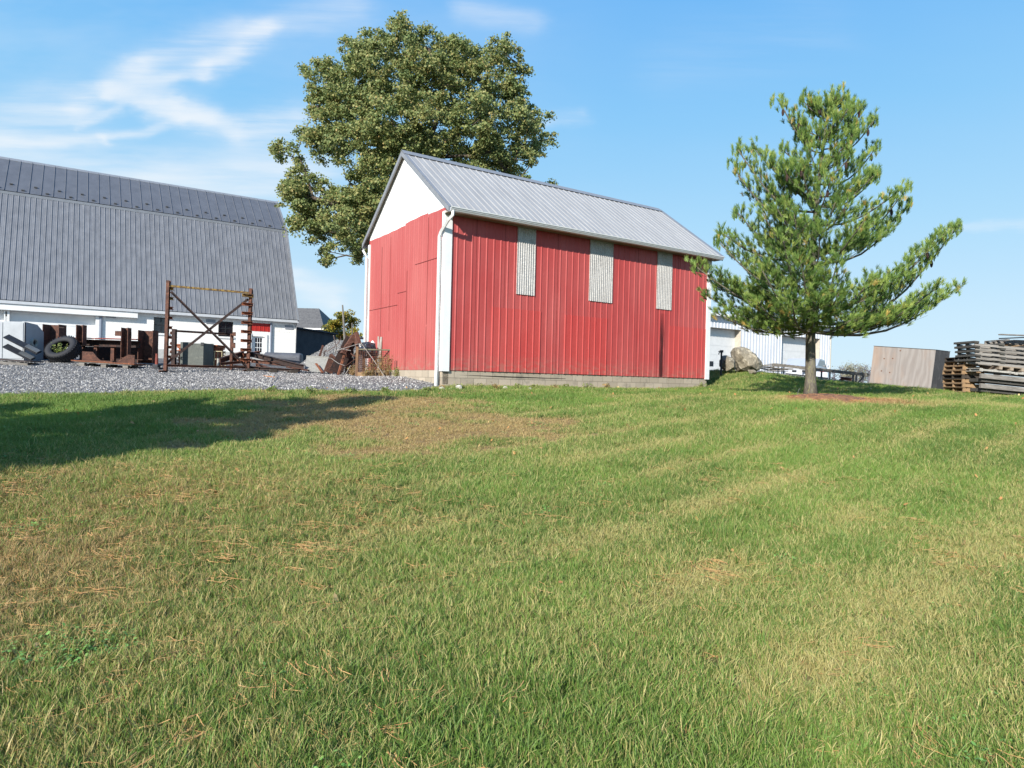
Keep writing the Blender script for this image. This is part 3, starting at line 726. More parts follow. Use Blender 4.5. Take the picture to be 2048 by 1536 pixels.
n.put(b.inputs['Normal'], n.bump(f2, .6, .02)); SOIL = m
ax = axis(-24, 26, .22, 600); ay = axis(-2, 34, .22, 900)
X, Y = np.meshgrid(ax, ay, indexing='ij'); Z = gh(X, Y)
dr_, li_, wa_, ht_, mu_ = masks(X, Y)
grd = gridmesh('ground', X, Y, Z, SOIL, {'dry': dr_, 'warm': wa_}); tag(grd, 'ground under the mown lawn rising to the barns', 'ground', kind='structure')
# gravel yard
m, n, b = newmat('gravel')
vo = n.node('ShaderNodeTexVoronoi'); n.put(vo.inputs['Vector'], n.coords('Object', (1, 1, 1))); vo.inputs['Scale'].default_value = 22
r_ = n.node('ShaderNodeSeparateColor'); n.put(r_.inputs[0], vo.outputs['Color'])
col = n.ramp(r_.outputs[0], [(0, lin('#515151')), (.35, lin('#737271')), (.7, lin('#92908e')), (1, lin('#b4b1ad'))])
f = n.noise(n.coords('Object'), .8, 5, .6); col = n.mix(n.mrange(f, .48, .72, 0, .65), col, lin('#8b8172'))
col = n.mix(n.mrange(vo.outputs['Distance'], .35, .62, 0, .75), col, lin('#3c3c40'))
n.put(b.inputs['Base Color'], col); b.inputs['Roughness'].default_value = .9
n.put(b.inputs['Normal'], n.bump(n.m('MULTIPLY', vo.outputs['Distance'], -1), 1.0, .03)); GRAV = m
gxs = np.concatenate([np.arange(-55, -24, 1.0), np.arange(-24, 26, .18), np.arange(26, 60, 1.0)])
vv = np.concatenate([np.linspace(0, 1, 60) ** 1.5])
GX = np.repeat(gxs[:, None], len(vv), 1); e_ = edge(gxs)[:, None]; GY = e_ + (62 - e_) * vv[None, :]
GZ = gh(GX, GY) + .012 + .03 * sstep(0, .6, GY - e_) + (fbm(GX * 1.3, GY * 1.3, 4) - .5) * .06 * sstep(0, .6, GY - e_)
dens = 230 * sstep(26, 19, GY) * (GY - e_ > .02) * (GX > -19) * (GX < C0.x + .4) + 120 * (GX > 9) * (GX < 18) * sstep(32, 26, GY)
gyard = gridmesh('gravel_yard', GX, GY, GZ, GRAV, {'dens': dens}); tag(gyard, 'grey crushed stone yard around the barns', 'gravel', kind='structure')
# scatter helper -----------------------------------------------------------
def libcol(name, objs):
    c = bpy.data.collections.new(name)
    for o in objs:
        for k in list(o.users_collection): k.objects.unlink(o)
        c.objects.link(o)
    return c
def scatter(o, coll, densattr, sclattr=None, smin=.8, smax=1.2, seed=0, tilt=.15):
    ng = bpy.data.node_groups.new('scatter', 'GeometryNodeTree')
    ng.interface.new_socket('Geometry', in_out='INPUT', socket_type='NodeSocketGeometry'); ng.interface.new_socket('Geometry', in_out='OUTPUT', socket_type='NodeSocketGeometry')
    N = ng.nodes.new; L = ng.links.new
    gi = N('NodeGroupInput'); go = N('NodeGroupOutput'); dp = N('GeometryNodeDistributePointsOnFaces'); dp.distribute_method = 'RANDOM'
    na = N('GeometryNodeInputNamedAttribute'); na.data_type = 'FLOAT'; na.inputs[0].default_value = densattr
    L(gi.outputs[0], dp.inputs['Mesh']); L(na.outputs[0], dp.inputs['Density']); dp.inputs['Seed'].default_value = seed
    ci = N('GeometryNodeCollectionInfo'); ci.inputs[0].default_value = coll; ci.inputs[1].default_value = True; ci.inputs[2].default_value = True
    io = N('GeometryNodeInstanceOnPoints'); io.inputs['Pick Instance'].default_value = True
    L(dp.outputs[0], io.inputs['Points']); L(ci.outputs[0], io.inputs['Instance'])
    ri = N('FunctionNodeRandomValue'); ri.data_type = 'INT'; ri.inputs[4].default_value = 0; ri.inputs[5].default_value = 1000; L(ri.outputs[2], io.inputs['Instance Index'])
    rr = N('FunctionNodeRandomValue'); rr.data_type = 'FLOAT_VECTOR'; rr.inputs[0].default_value = (-tilt, -tilt, 0); rr.inputs[1].default_value = (tilt, tilt, 6.283); L(rr.outputs[0], io.inputs['Rotation'])
    rs = N('FunctionNodeRandomValue'); rs.data_type = 'FLOAT'; rs.inputs[2].default_value = smin; rs.inputs[3].default_value = smax
    if sclattr:
        sa = N('GeometryNodeInputNamedAttribute'); sa.data_type = 'FLOAT'; sa.inputs[0].default_value = sclattr
        mm = N('ShaderNodeMath'); mm.operation = 'MULTIPLY'; L(sa.outputs[0], mm.inputs[0]); L(rs.outputs[1], mm.inputs[1])
        ha = N('GeometryNodeInputNamedAttribute'); ha.data_type = 'FLOAT'; ha.inputs[0].default_value = 'ht'
        mz = N('ShaderNodeMath'); mz.operation = 'MULTIPLY'; L(mm.outputs[0], mz.inputs[0]); L(ha.outputs[0], mz.inputs[1])
        cx = N('ShaderNodeCombineXYZ'); L(mm.outputs[0], cx.inputs[0]); L(mm.outputs[0], cx.inputs[1]); L(mz.outputs[0], cx.inputs[2]); L(cx.outputs[0], io.inputs['Scale'])
    else: L(rs.outputs[1], io.inputs['Scale'])
    L(io.outputs[0], go.inputs[0])
    md = o.modifiers.new('scatter', 'NODES'); md.node_group = ng
# pebbles
m, n, b = newmat('pebble'); oi = n.node('ShaderNodeObjectInfo')
col = n.ramp(oi.outputs['Random'], [(0, lin('#4d4d4d')), (.3, lin('#727170')), (.6, lin('#92908d')), (.85, lin('#b0ada8')), (1, lin('#dad6d0'))])
n.put(b.inputs['Base Color'], n.mix(n.mrange(n.noise(n.coords('Object'), 30, 3), .35, .65, 0, .35), col, lin('#6c6a68'))); b.inputs['Roughness'].default_value = .85; PEB = m
pebs = []
for k in range(6):
    bm = bmesh.new(); bmesh.ops.create_icosphere(bm, subdivisions=1, radius=1)
    sx, sy, sz_ = random.uniform(.7, 1.2), random.uniform(.6, 1), random.uniform(.45, .8)
    for v in bm.verts: v.co = Vector((v.co.x * sx, v.co.y * sy, v.co.z * sz_)) * (.026 * random.uniform(.75, 1.2))
    me = bpy.data.meshes.new('pebble'); bm.to_mesh(me); bm.free(); me.materials.append(PEB); o = bpy.data.objects.new('pebble', me); COL.objects.link(o); pebs.append(o)
pc = libcol('pebble_kinds', pebs)
gst = gyard.copy(); gst.data = gyard.data.copy(); gst.name = 'gravel_stones'; COL.objects.link(gst); gst['label'] = 'loose grey and white crushed stones over the yard'; gst['category'] = 'gravel'; gst['kind'] = 'stuff'
scatter(gst, pc, 'dens', None, .5, 1.35, 3, 3.1)
# grass blades
m, n, b = newmat('grass_blade')
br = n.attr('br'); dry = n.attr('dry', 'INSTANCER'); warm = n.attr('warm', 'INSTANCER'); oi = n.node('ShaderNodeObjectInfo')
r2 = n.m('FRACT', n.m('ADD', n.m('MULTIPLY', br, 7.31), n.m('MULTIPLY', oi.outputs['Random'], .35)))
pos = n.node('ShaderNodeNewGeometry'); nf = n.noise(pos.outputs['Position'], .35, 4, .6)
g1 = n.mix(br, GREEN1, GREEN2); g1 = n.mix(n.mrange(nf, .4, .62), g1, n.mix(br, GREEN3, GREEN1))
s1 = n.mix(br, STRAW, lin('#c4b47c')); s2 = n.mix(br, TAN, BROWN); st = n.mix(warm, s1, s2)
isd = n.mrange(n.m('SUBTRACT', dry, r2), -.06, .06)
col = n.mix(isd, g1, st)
ht = n.node('ShaderNodeAttribute', attribute_type='GEOMETRY'); ht.attribute_name = 'tip'
col = n.mix(n.m('MULTIPLY', ht.outputs['Fac'], .3), col, n.mix(warm, lin('#88a04e'), lin('#c0a468')))
n.put(b.inputs['Base Color'], col); b.inputs['Roughness'].default_value = .55; b.inputs['Specular IOR Level'].default_value = .35
tl = n.node('ShaderNodeBsdfTranslucent'); n.put(tl.inputs[0], col); mx = n.node('ShaderNodeMixShader'); mx.inputs[0].default_value = .18
n.put(mx.inputs[1], b.outputs[0]); n.put(mx.inputs[2], tl.outputs[0]); n.put(m.node_tree.nodes['Material Output'].inputs[0], mx.outputs[0]); BLADE = m
def tuft(nb, rad, h0, h1, wd, lean, seed):
    r = np.random.default_rng(seed); V = []; Fc = []; A = []; T = []
    for i in range(nb):
        a = r.uniform(0, 6.283); q = rad * math.sqrt(r.uniform()); x, y = q * math.cos(a), q * math.sin(a); h = r.uniform(h0, h1); w_ = wd * r.uniform(.6, 1.3)
        t = r.uniform(0, 6.283); ln = h * lean * r.uniform(.2, 1.5); dx, dy = math.cos(t) * ln, math.sin(t) * ln; sa = r.uniform(0, 6.283); sx, sy = math.cos(sa) * w_ / 2, math.sin(sa) * w_ / 2
        k = len(V)
        V += [(x - sx, y - sy, -.005), (x + sx, y + sy, -.005), (x + dx * .35 + sx * .9, y + dy * .35 + sy * .9, h * .6), (x + dx * .35 - sx * .9, y + dy * .35 - sy * .9, h * .6), (x + dx + sx * .25, y + dy + sy * .25, h), (x + dx - sx * .25, y + dy - sy * .25, h * .99)]
        Fc += [(k, k + 1, k + 2, k + 3), (k + 3, k + 2, k + 4, k + 5)]; rv = r.uniform(); A += [rv, rv]; T += [0, 0, .5, .5, 1, 1]
    return npmesh('grass_tuft', np.array(V), np.array(Fc), BLADE, fattrs={'br': A}, attrs={'tip': T})
tufts = [tuft(50, .07, .018, .060, .0030, .55, 100 + k) for k in range(5)] + [tuft(38, .035, .04, .085, .0034, .6, 300), tuft(46, .07, .015, .040, .0028, 1.2, 301)]
tc_ = libcol('grass_kinds', tufts)
gxs = np.arange(-17, 24, .16); gys = np.arange(1.1, 28.3, .16); X, Y = np.meshgrid(gxs, gys, indexing='ij')
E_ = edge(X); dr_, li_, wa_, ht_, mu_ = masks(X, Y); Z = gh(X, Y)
inside = (np.abs(X) < .80 * Y + 2.2) & (Y < E_ + .12) & ~((X > 16.5) & (Y < 6))
dd_ = np.interp(Y, [1, 4, 6, 9, 13, 20, 28], [640, 600, 400, 240, 150, 95, 65]) * (1 - .97 * mu_) * sstep(-.02, .5, E_ - Y + (fbm(X * 4, Y * 4, 3) - .35) * .8)
bare = sstep(.75, .93, dr_); dd_ = dd_ * (1 - .15 * bare)
scl = np.interp(Y, [1, 4, 6, 9, 13, 20, 28], [.95, 1.0, 1.12, 1.3, 1.5, 1.8, 2.1]); ht_ = ht_ * (.65 + .7 * fbm(X * 3.1 + 7, Y * 3.1, 4) + .35 * sstep(.62, .72, fbm(X * 2.1 + 37, Y * 2.1 + 4, 4)))
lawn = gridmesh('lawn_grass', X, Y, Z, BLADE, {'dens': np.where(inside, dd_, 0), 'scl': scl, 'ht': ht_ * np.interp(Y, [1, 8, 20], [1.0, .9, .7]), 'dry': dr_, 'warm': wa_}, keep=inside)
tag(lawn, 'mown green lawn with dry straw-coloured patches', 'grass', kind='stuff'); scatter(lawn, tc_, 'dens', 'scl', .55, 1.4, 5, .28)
# fallen pine needles
m, n, b = newmat('dead_needle'); br = n.attr('br'); oi = n.node('ShaderNodeObjectInfo')
n.put(b.inputs['Base Color'], n.mix(n.m('FRACT', n.m('ADD', br, oi.outputs['Random'])), lin('#c99f66'), lin('#b07f4c'))); b.inputs['Roughness'].default_value = .6; DN = m
def fan(seed, nb, spread, ang):
    r = np.random.default_rng(seed); V = []; Fc = []; A = []
    for i in range(nb):
        x, y = r.normal(0, spread, 2); t = r.normal(0, ang); L = r.uniform(.06, .12); z = r.uniform(.012, .05); w_ = .0028; pts = []
        c_ = r.normal(0, .35)
        for s_ in range(4):
            pts.append((x, y, z + r.normal(0, .004) - .003 * s_)); x += math.cos(t) * L / 3; y += math.sin(t) * L / 3; t += c_ / 3
        k = len(V)
        for (a, b2, c2) in pts: V += [(a, b2 - w_ / 2, c2), (a, b2 + w_ / 2, c2 + .0015)]
        for s_ in range(3): Fc.append((k + 2 * s_, k + 2 * s_ + 2, k + 2 * s_ + 3, k + 2 * s_ + 1)); A.append(r.uniform())
    return npmesh('needle_fan', np.array(V), np.array(Fc), DN, fattrs={'br': A})
fc = libcol('needle_kinds', [fan(k, 9, .03, .5) for k in range(4)] + [fan(20 + k, 14, .05, 2.5) for k in range(3)] + [fan(40, 3, .05, 3)])
ld = np.interp(Y, [1, 4, 7, 10, 18], [130, 120, 85, 40, 90]) * li_ ** 1.1 + np.interp(Y, [1, 6, 9, 10], [9, 6, 2, 0])
clm = sstep(.44, .6, fbm(X * 2.2 + 50, Y * 2.2, 3)); ld = ld * (.25 + 1.3 * clm)
needles = gridmesh('fallen_needles', X, Y, Z, DN, {'dens': np.where(inside, ld, 0), 'scl': np.interp(Y, [1, 6, 18], [1, 1.15, 1.7]), 'ht': np.ones_like(Y)}, keep=inside)
tag(needles, 'orange fallen pine needles lying on the lawn', 'pine needles', kind='stuff'); scatter(needles, fc, 'dens', 'scl', .7, 1.2, 9, .12)
# clover, broad-leaved weeds and a few fallen leaves in the lawn
m, n, b = newmat('clover_leaf'); br = n.attr('br'); n.put(b.inputs['Base Color'], n.mix(br, lin('#5f8a3c'), lin('#7fa552'))); b.inputs['Roughness'].default_value = .6; CLV = m
m, n, b = newmat('fallen_leaf'); oi = n.node('ShaderNodeObjectInfo'); n.put(b.inputs['Base Color'], n.ramp(oi.outputs['Random'], [(0, lin('#b98d54')), (.5, lin('#a5713f')), (1, lin('#cdb07a'))])); b.inputs['Roughness'].default_value = .7; FLV = m
def disc_tuft(seed, nl, rad_, lr, z0_, z1_, mt_, nm, elong=1.0):
    r = np.random.default_rng(seed); V = []; Fc = []; A = []
    for i in range(nl):
        a = r.uniform(0, 6.28); q = rad_ * math.sqrt(r.uniform()); cx_, cy_, cz_ = q * math.cos(a), q * math.sin(a), r.uniform(z0_, z1_); R0_ = lr * r.uniform(.7, 1.2); tx, ty = r.normal(0, .35, 2); k = len(V); rv = r.uniform()
        for j in range(6):
            t = 2 * math.pi * j / 6; ex, ey = math.cos(t) * R0_ * elong, math.sin(t) * R0_; ca, sa = math.cos(a), math.sin(a); dx, dy = ex * ca - ey * sa, ex * sa + ey * ca
            V.append((cx_ + dx, cy_ + dy, cz_ + dx * tx + dy * ty))
        Fc += [(k, k + 1, k + 2, k + 3), (k, k + 3, k + 4, k + 5)]; A += [rv, rv]
    return npmesh(nm, np.array(V), np.array(Fc), mt_, fattrs={'br': A})
cc = libcol('clover_kinds', [disc_tuft(k, 26, .07, .0065, .015, .05, CLV, 'clover_tuft') for k in range(3)] + [disc_tuft(9, 14, .05, .006, .01, .04, CLV, 'rosette', 1.5)])
cp = Gp(110, 1310); cp2 = Gp(1700, 1150); cp3 = Gp(60, 1060)
cd = 260 * sstep(.38, .1, np.hypot(X - cp.x, (Y - cp.y) * 1.3) + (fbm(X * 4, Y * 4, 3) - .5) * .5) + 140 * sstep(.25, .05, np.hypot(X - cp3.x, Y - cp3.y) + (fbm(X * 4 + 9, Y * 4, 3) - .5) * .5)
cd = cd + 20 * sstep(.66, .74, fbm(X * 1.9 + 90, Y * 1.9 + 13, 4)) * (Y < 15)
clover = gridmesh('clover', X, Y, Z, CLV, {'dens': np.where(inside, cd, 0), 'scl': np.interp(Y, [1, 6, 18], [1, 1.2, 1.7]), 'ht': np.ones_like(Y)}, keep=inside)
tag(clover, 'bright green clover and broad weeds in the lawn', 'clover', kind='stuff'); scatter(clover, cc, 'dens', 'scl', .7, 1.2, 15, .1)
lc = libcol('leaf_kinds', [disc_tuft(30 + k, 1, .001, .012, .035, .055, FLV, 'dry_leaf', 1.5) for k in range(3)])
fl_ = gridmesh('fallen_leaves', X, Y, Z, FLV, {'dens': np.where(inside, 1.0 + .3 * (Y > 9), 0), 'scl': np.interp(Y, [1, 6, 18], [1, 1.2, 1.8]), 'ht': np.ones_like(Y)}, keep=inside)
tag(fl_, 'a few dry brown leaves scattered on the lawn', 'fallen leaves', kind='stuff'); scatter(fl_, lc, 'dens', 'scl', .6, 1.3, 19, .5)
# mulch mound at the pine
mv = MB(); rad = 22; ang_n = 64
V = []; Fq = []
for i in range(rad + 1):
    for j in range(ang_n):
        t = 2 * math.pi * j / ang_n; rr = i / rad * (1 + .10 * math.sin(3 * t + 1) + .07 * math.sin(7 * t))
        x = PINE.x + .25 + 1.05 * rr * math.cos(t); y = PINE.y - .3 + .74 * rr * math.sin(t)
        V.append((x, y, g(x, y) + .13 * (1 - min(1, i / rad) ** 2) - .03 * (i == rad) + random.uniform(0, .025) * (i < rad)))
for i in range(rad):
    for j in range(ang_n): Fq.append((i * ang_n + j, i * ang_n + (j + 1) % ang_n, (i + 1) * ang_n + (j + 1) % ang_n, (i + 1) * ang_n + j))
mul = npmesh('mulch', np.array(V), np.array(Fq), mat('mulch', '#b07a55', '#6a5348', 7, .95, 0, .9, c3='#c79268', bscale=60, bdist=.03)); tag(mul, 'low mound of brown mulch and needles round the pine trunk', 'mulch', kind='stuff')
# brown weeds / rubble at the foot of the barn wall
RUB = mat('rubble', '#b3a58f', '#8d8271', 8, .9, 0, .4)
# ================================================================ trees
def skeleton(base, targets, trunk_pts, start_z, r0, rk, bend=.25, name='trunk', material=None, parent=None, nseg=5):
    """grow limbs from the trunk to every target, return mesh"""
    nodes = [Vector(trunk_pts[0])]; par = [-1]
    for q in trunk_pts[1:]:
        nodes.append(Vector(q)); par.append(len(nodes) - 2)
    nt_ = len(nodes)
    ts = sorted(targets, key=lambda t: (Vector(t) - Vector(trunk_pts[-1])).length)
    tips = []
    for t in ts:
        t = Vector(t); best = None; bi = 1
        for i, q in enumerate(nodes):
            if i == 0 or q.z < start_z: continue
            d = (t - q).length + max(0, q.z - t.z) * 1.2
            if best is None or d < best: best = d; bi = i
        q = nodes[bi]; pi = bi
        L = (t - q).length; ns = max(2, int(L / 1.0))
        jit = Vector((random.uniform(-1, 1), random.uniform(-1, 1), random.uniform(-.2, .6))) * L * .10
        for k in range(1, ns + 1):
            s = k / ns; p = q.lerp(t, s) + jit * math.sin(math.pi * s) + Vector((0, 0, -bend * L * .25 * math.sin(math.pi * s)))
            nodes.append(p); par.append(pi); pi = len(nodes) - 1
        tips.append(pi)
    cnt = [1] * len(nodes)
    for i in range(len(nodes) - 1, 0, -1): cnt[par[i]] += cnt[i]
    rad = [rk * math.sqrt(c) for c in cnt]
    for i in range(nt_): rad[i] = max(rad[i], r0 * (1 - .5 * i / nt_))
    mb = MB(); kids = {}
    for i in range(1, len(nodes)): kids.setdefault(par[i], []).append(i)
    def chain(i0, i1):
        path = [i0, i1]
        while path[-1] in kids:
            ks = kids[path[-1]]; nx = max(ks, key=lambda k: cnt[k])
            for k in ks:
                if k != nx: stack.append((path[-1], k))
            path.append(nx)
        rs = [min(rad[p], rad[path[1]]) if j == 0 and i0 != 0 else rad[p] for j, p in enumerate(path)]
        if i0 == 0: rs[0] *= 1.25
        mb.tube([nodes[p] for p in path], rs, 8 if rs[0] > .08 else 5, True)
    stack = [(0, 1)]
    while stack: chain(*stack.pop())
    return mb, nodes, tips
def leaf_mat(name, cols, tr=.3, rough=.5):
    m, n, b = newmat(name); br = n.attr('br')
    col = n.ramp(br, [(i / (len(cols) - 1), lin(c)) for i, c in enumerate(cols)])
    n.put(b.inputs['Base Color'], col); b.inputs['Roughness'].default_value = rough; b.inputs['Specular IOR Level'].default_value = .3
    tl = n.node('ShaderNodeBsdfTranslucent'); n.put(tl.inputs[0], col); mx = n.node('ShaderNodeMixShader'); mx.inputs[0].default_value = tr
    n.put(mx.inputs[1], b.outputs[0]); n.put(mx.inputs[2], tl.outputs[0]); n.put(m.node_tree.nodes['Material Output'].inputs[0], mx.outputs[0]); return m
def leaves(cent, nrm, size, elong=1.5, tint=None, r=rng, fold=.25):
    """diamond leaves folded along the midrib; cent (N,3), nrm (N,3)"""
    N = len(cent); nrm = nrm / np.linalg.norm(nrm, axis=1, keepdims=True)
    t = r.normal(size=(N, 3)); t -= (t * nrm).sum(1, keepdims=True) * nrm; t /= np.linalg.norm(t, axis=1, keepdims=True); bt = np.cross(nrm, t)
    s = size[:, None]
    a = cent - t * s * .5 * elong; c = cent + t * s * .5 * elong; l = cent + bt * s * .5 + nrm * s * fold; q = cent - bt * s * .5 + nrm * s * fold
    V = np.stack([a, l, c, q], 1).reshape(-1, 3); F_ = np.arange(4 * N).reshape(N, 4)
    F3 = np.concatenate([F_[:, [0, 1, 2]], F_[:, [0, 2, 3]]]); tt = np.concatenate([tint, tint]); return V, F3, tt
BARK = mat('bark_dark', '#5c5147', '#3f382f', 5, .95, 0, .6, stretch=(3, 3, .6), c3='#6f655a')
# --- big maple behind the barn
MY = 33.0; MB0 = Vector((-5.0, MY, g(-5.0, MY) - .2))
maple = thing('maple_tree', MB0, 'tall broad maple in dull green leaf behind the red barn', 'tree')
LOB = [(800,64,38),(752,80,36),(855,84,38),(705,92,36),(915,92,40),(1005,88,32),(1030,118,24),(650,150,40),(715,150,58),(800,150,68),(880,165,58),(955,150,50),(1015,172,34),
 (630,205,36),(690,222,58),(780,230,68),(870,240,62),(955,232,52),(1030,232,42),(1070,238,24),(610,255,26),(662,278,48),(730,292,58),(810,300,58),(895,308,50),(975,298,48),(1045,278,36),(1092,272,18),(1065,312,18),
 (560,290,19),(590,300,18),(760,345,42),(850,350,40),(940,345,40),(1005,335,30),(1035,350,18),(592,345,24),(580,385,28),(622,392,42),(672,405,46),(690,352,18),(722,400,42),(608,430,38),(655,462,36),(700,452,42),(748,385,38),
 (586,440,20),(650,500,18),(716,482,24),(718,515,14),(655,515,10),(780,420,50),(740,470,22),(575,360,16),(900,400,50),(1000,395,34),(1048,385,22),(835,420,50),(1092,367,9)]
subs = []; lobw = []
for i, (px, py, r) in enumerate(LOB):
    for k in range(2):
        R_ = r / F * MY
        if k == 0: px = 817 + (px - 815) * (.985 if px < 815 else 1.015); py = 10 + py * .985 + (6 if py < 120 else 0)
        edge_ = abs(px - 830) / 280 + max(0, (250 - py) / 260)
        dep = max(0, 1 - edge_ * .75) * 4.6
        dy = (-1 if k == 0 else 1) * random.uniform(.35, 1.0) * dep + random.uniform(-.6, .6)
        if py > 370 and px < 700: dy = -1.0 + (-1 if k == 0 else 1) * random.uniform(.4, 1.5)
        q = P(px, py, MY + dy); q.x *= 1; 
        if k == 1: q = q + Vector((random.uniform(-.3, .3), 0, random.uniform(-.3, .2)))
        lobw.append(q)
        ns = max(4, int(21 * R_ ** 1.8))
        for s in range(ns):
            d = Vector((random.gauss(0, 1), random.gauss(0, 1), random.gauss(0, 1) + .15)).normalized() * random.uniform(.2, 1.0) ** .6 * random.choice((1, 1, 1, 1.15))
            subs.append((q + Vector((d.x * R_, d.y * R_ * 1.1, d.z * R_ * .92)), random.uniform(.16, .5) * (1 if R_ > .6 else .75)))
cen = []; nr = []; tn = []
for (q, s) in subs:
    k = int(135 * (s / .4) ** 1.5); base = random.uniform(-.14, .14); p = rng.normal(size=(k, 3)); p /= np.linalg.norm(p, axis=1, keepdims=True); p *= rng.uniform(.05, 1.25, (k, 1))
    p *= np.array([s, s, s * .6]); p[:, 2] -= .25 * (p[:, 0] ** 2 + p[:, 1] ** 2) / s
    cen.append(np.array(q) + p); nr.append(rng.normal(size=(k, 3)) * .7 + np.array([-.15, -.45, .5])); tn.append(np.clip(rng.normal(.45 + base, .22, k), 0, 1))
cen = np.concatenate(cen); nr = np.concatenate(nr); tn = np.concatenate(tn)
print('maple leaves', len(cen))
V, F3, tt = leaves(cen - np.array(MB0), nr, rng.uniform(.07, .125, len(cen)), 1.25, tn)
MLEAF = leaf_mat('maple_leaf', ['#64774a', '#7a8b55', '#92995f', '#a6a468', '#b7a16a'], .36)
npmesh('crown', V, F3, MLEAF, parent=maple, fattrs={'br': tt})
mbk, nodes, tips = skeleton(MB0, lobw, [MB0, MB0 + Vector((0, 0, 2)), MB0 + Vector((.1, 0, 4)), MB0 + Vector((.2, .1, 6)), MB0 + Vector((.1, 0, 8.5)), MB0 + Vector((.2, 0, 11))], 3.5 + MB0.z, .42, .020)
mbk.build('trunk', BARK, maple, world=True)
# --- white pine
PBARK = mat('pine_bark', '#7d766a', '#5a544b', 4, .95, 0, .7, stretch=(3, 3, .8), c3='#8c8a63', bscale=14, bdist=.03)
tp = [(1621, 800), (1621, 760), (1621, 700), (1621, 640), (1623, 560), (1627, 480), (1634, 400), (1643, 320), (1652, 250), (1663, 180)]
TY = PINE.y; tpts = [P(a, c, TY) for a, c in tp]; tpts[0].z = PINE.z - .1
pine = thing('pine_tree', PINE, 'young white pine with mulch ring beside the red barn', 'tree')
def trunk_at(z):
    for a, c in zip(tpts, tpts[1:]):
        if a.z <= z <= c.z: return a.lerp(c, (z - a.z) / (c.z - a.z))
    return tpts[-1].copy() if z > tpts[-1].z else tpts[0].copy()
zt0 = tpts[0].z; H = tpts[-1].z - zt0
tips = [(1604,199,.1,.5),(1560,207,-.1,1.0),(1626,212,.2,.5),(1691,201,-.1,.6),(1723,216,.1,.8),(1749,240,-.1,1.0),(1751,298,.3,.8),(1475,300,.0,.9),(1470,338,-.4,.6),(1512,302,.5,.7),(1540,323,-.3,.6),
 (1751,356,.3,.5),(1474,426,.0,.5),(1523,426,-.8,.4),(1807,388,.0,.9),(1813,414,.5,.7),(1439,487,.2,.5),(1390,530,-.4,.15),(1412,590,.3,.05),(1914,459,.0,.9),(1886,470,-.5,.7),(1914,577,.2,.35),(1876,575,-.7,.4),(1725,660,-.6,-.25),(1560,662,-.5,-.3),(1440,560,.8,.2),(1430,625,0,-.0),
 (1600,330,-1.0,.5),(1590,420,-1.6,.4),(1640,450,-1.8,.4),(1560,470,-1.8,.3),(1680,520,-2.0,.3),(1600,520,-2.1,.3),(1520,540,-1.7,.2),(1740,560,-1.8,.2),(1640,590,-2.1,.0),(1580,600,-2.0,.0),(1700,400,-1,.5),(1690,300,-.5,.6),(1520,480,.8,.4),
 (1510,600,-1.1,.0),(1480,570,.5,.1),(1850,600,.6,.1),(1700,640,-1.5,-.2),(1760,600,1.3,0),(1700,250,.3,.7),(1660,215,-.2,.6),(1640,260,-.5,.5),(1600,270,.3,.6)]
branches = []
for (px, py, dy, up) in tips:
    tip = P(px, py, TY + dy); hor = (Vector((tip.x, tip.y)) - Vector((trunk_at(tip.z).x, TY))).length
    zb = max(zt0 + 1.75, tip.z - hor * (.25 + .45 * max(up, 0)) - .1)
    branches.append((zb, tip, up))
for k in range(58):   # the rest of the whorls, all round
    zz = zt0 + 1.9 + (H - 2.4) * (k / 58) ** .95; a = k * 2.399 + random.uniform(-.3, .3)
    Lr = np.interp(zz - zt0, [1.8, 2.8, 4.2, 5.5, 6.6, H], [2.5, 2.6, 1.9, 1.1, .75, .3]) * random.choice((.55, .7, .85, 1.0, .95)) * random.uniform(.85, 1.0)
    if k % 8 in (5,): continue
    if math.cos(a) > .45 and zz - zt0 < 4.2 and k % 3: continue
    q = trunk_at(zz); upk = np.interp(zz - zt0, [1.8, 4, 7], [.05, .35, .9])
    branches.append((zz, q + Vector((math.cos(a) * Lr, math.sin(a) * Lr, Lr * (.15 + .5 * upk))), upk))
bk = MB(); bk.tube(tpts, [np.interp((p.z - zt0) / H, [0, .02, .06, .2, .3, .6, 1], [.20, .155, .125, .112, .10, .06, .014]) for p in tpts], 14)
tuf_p = []; tuf_d = []; tuf_s = []; cones = []
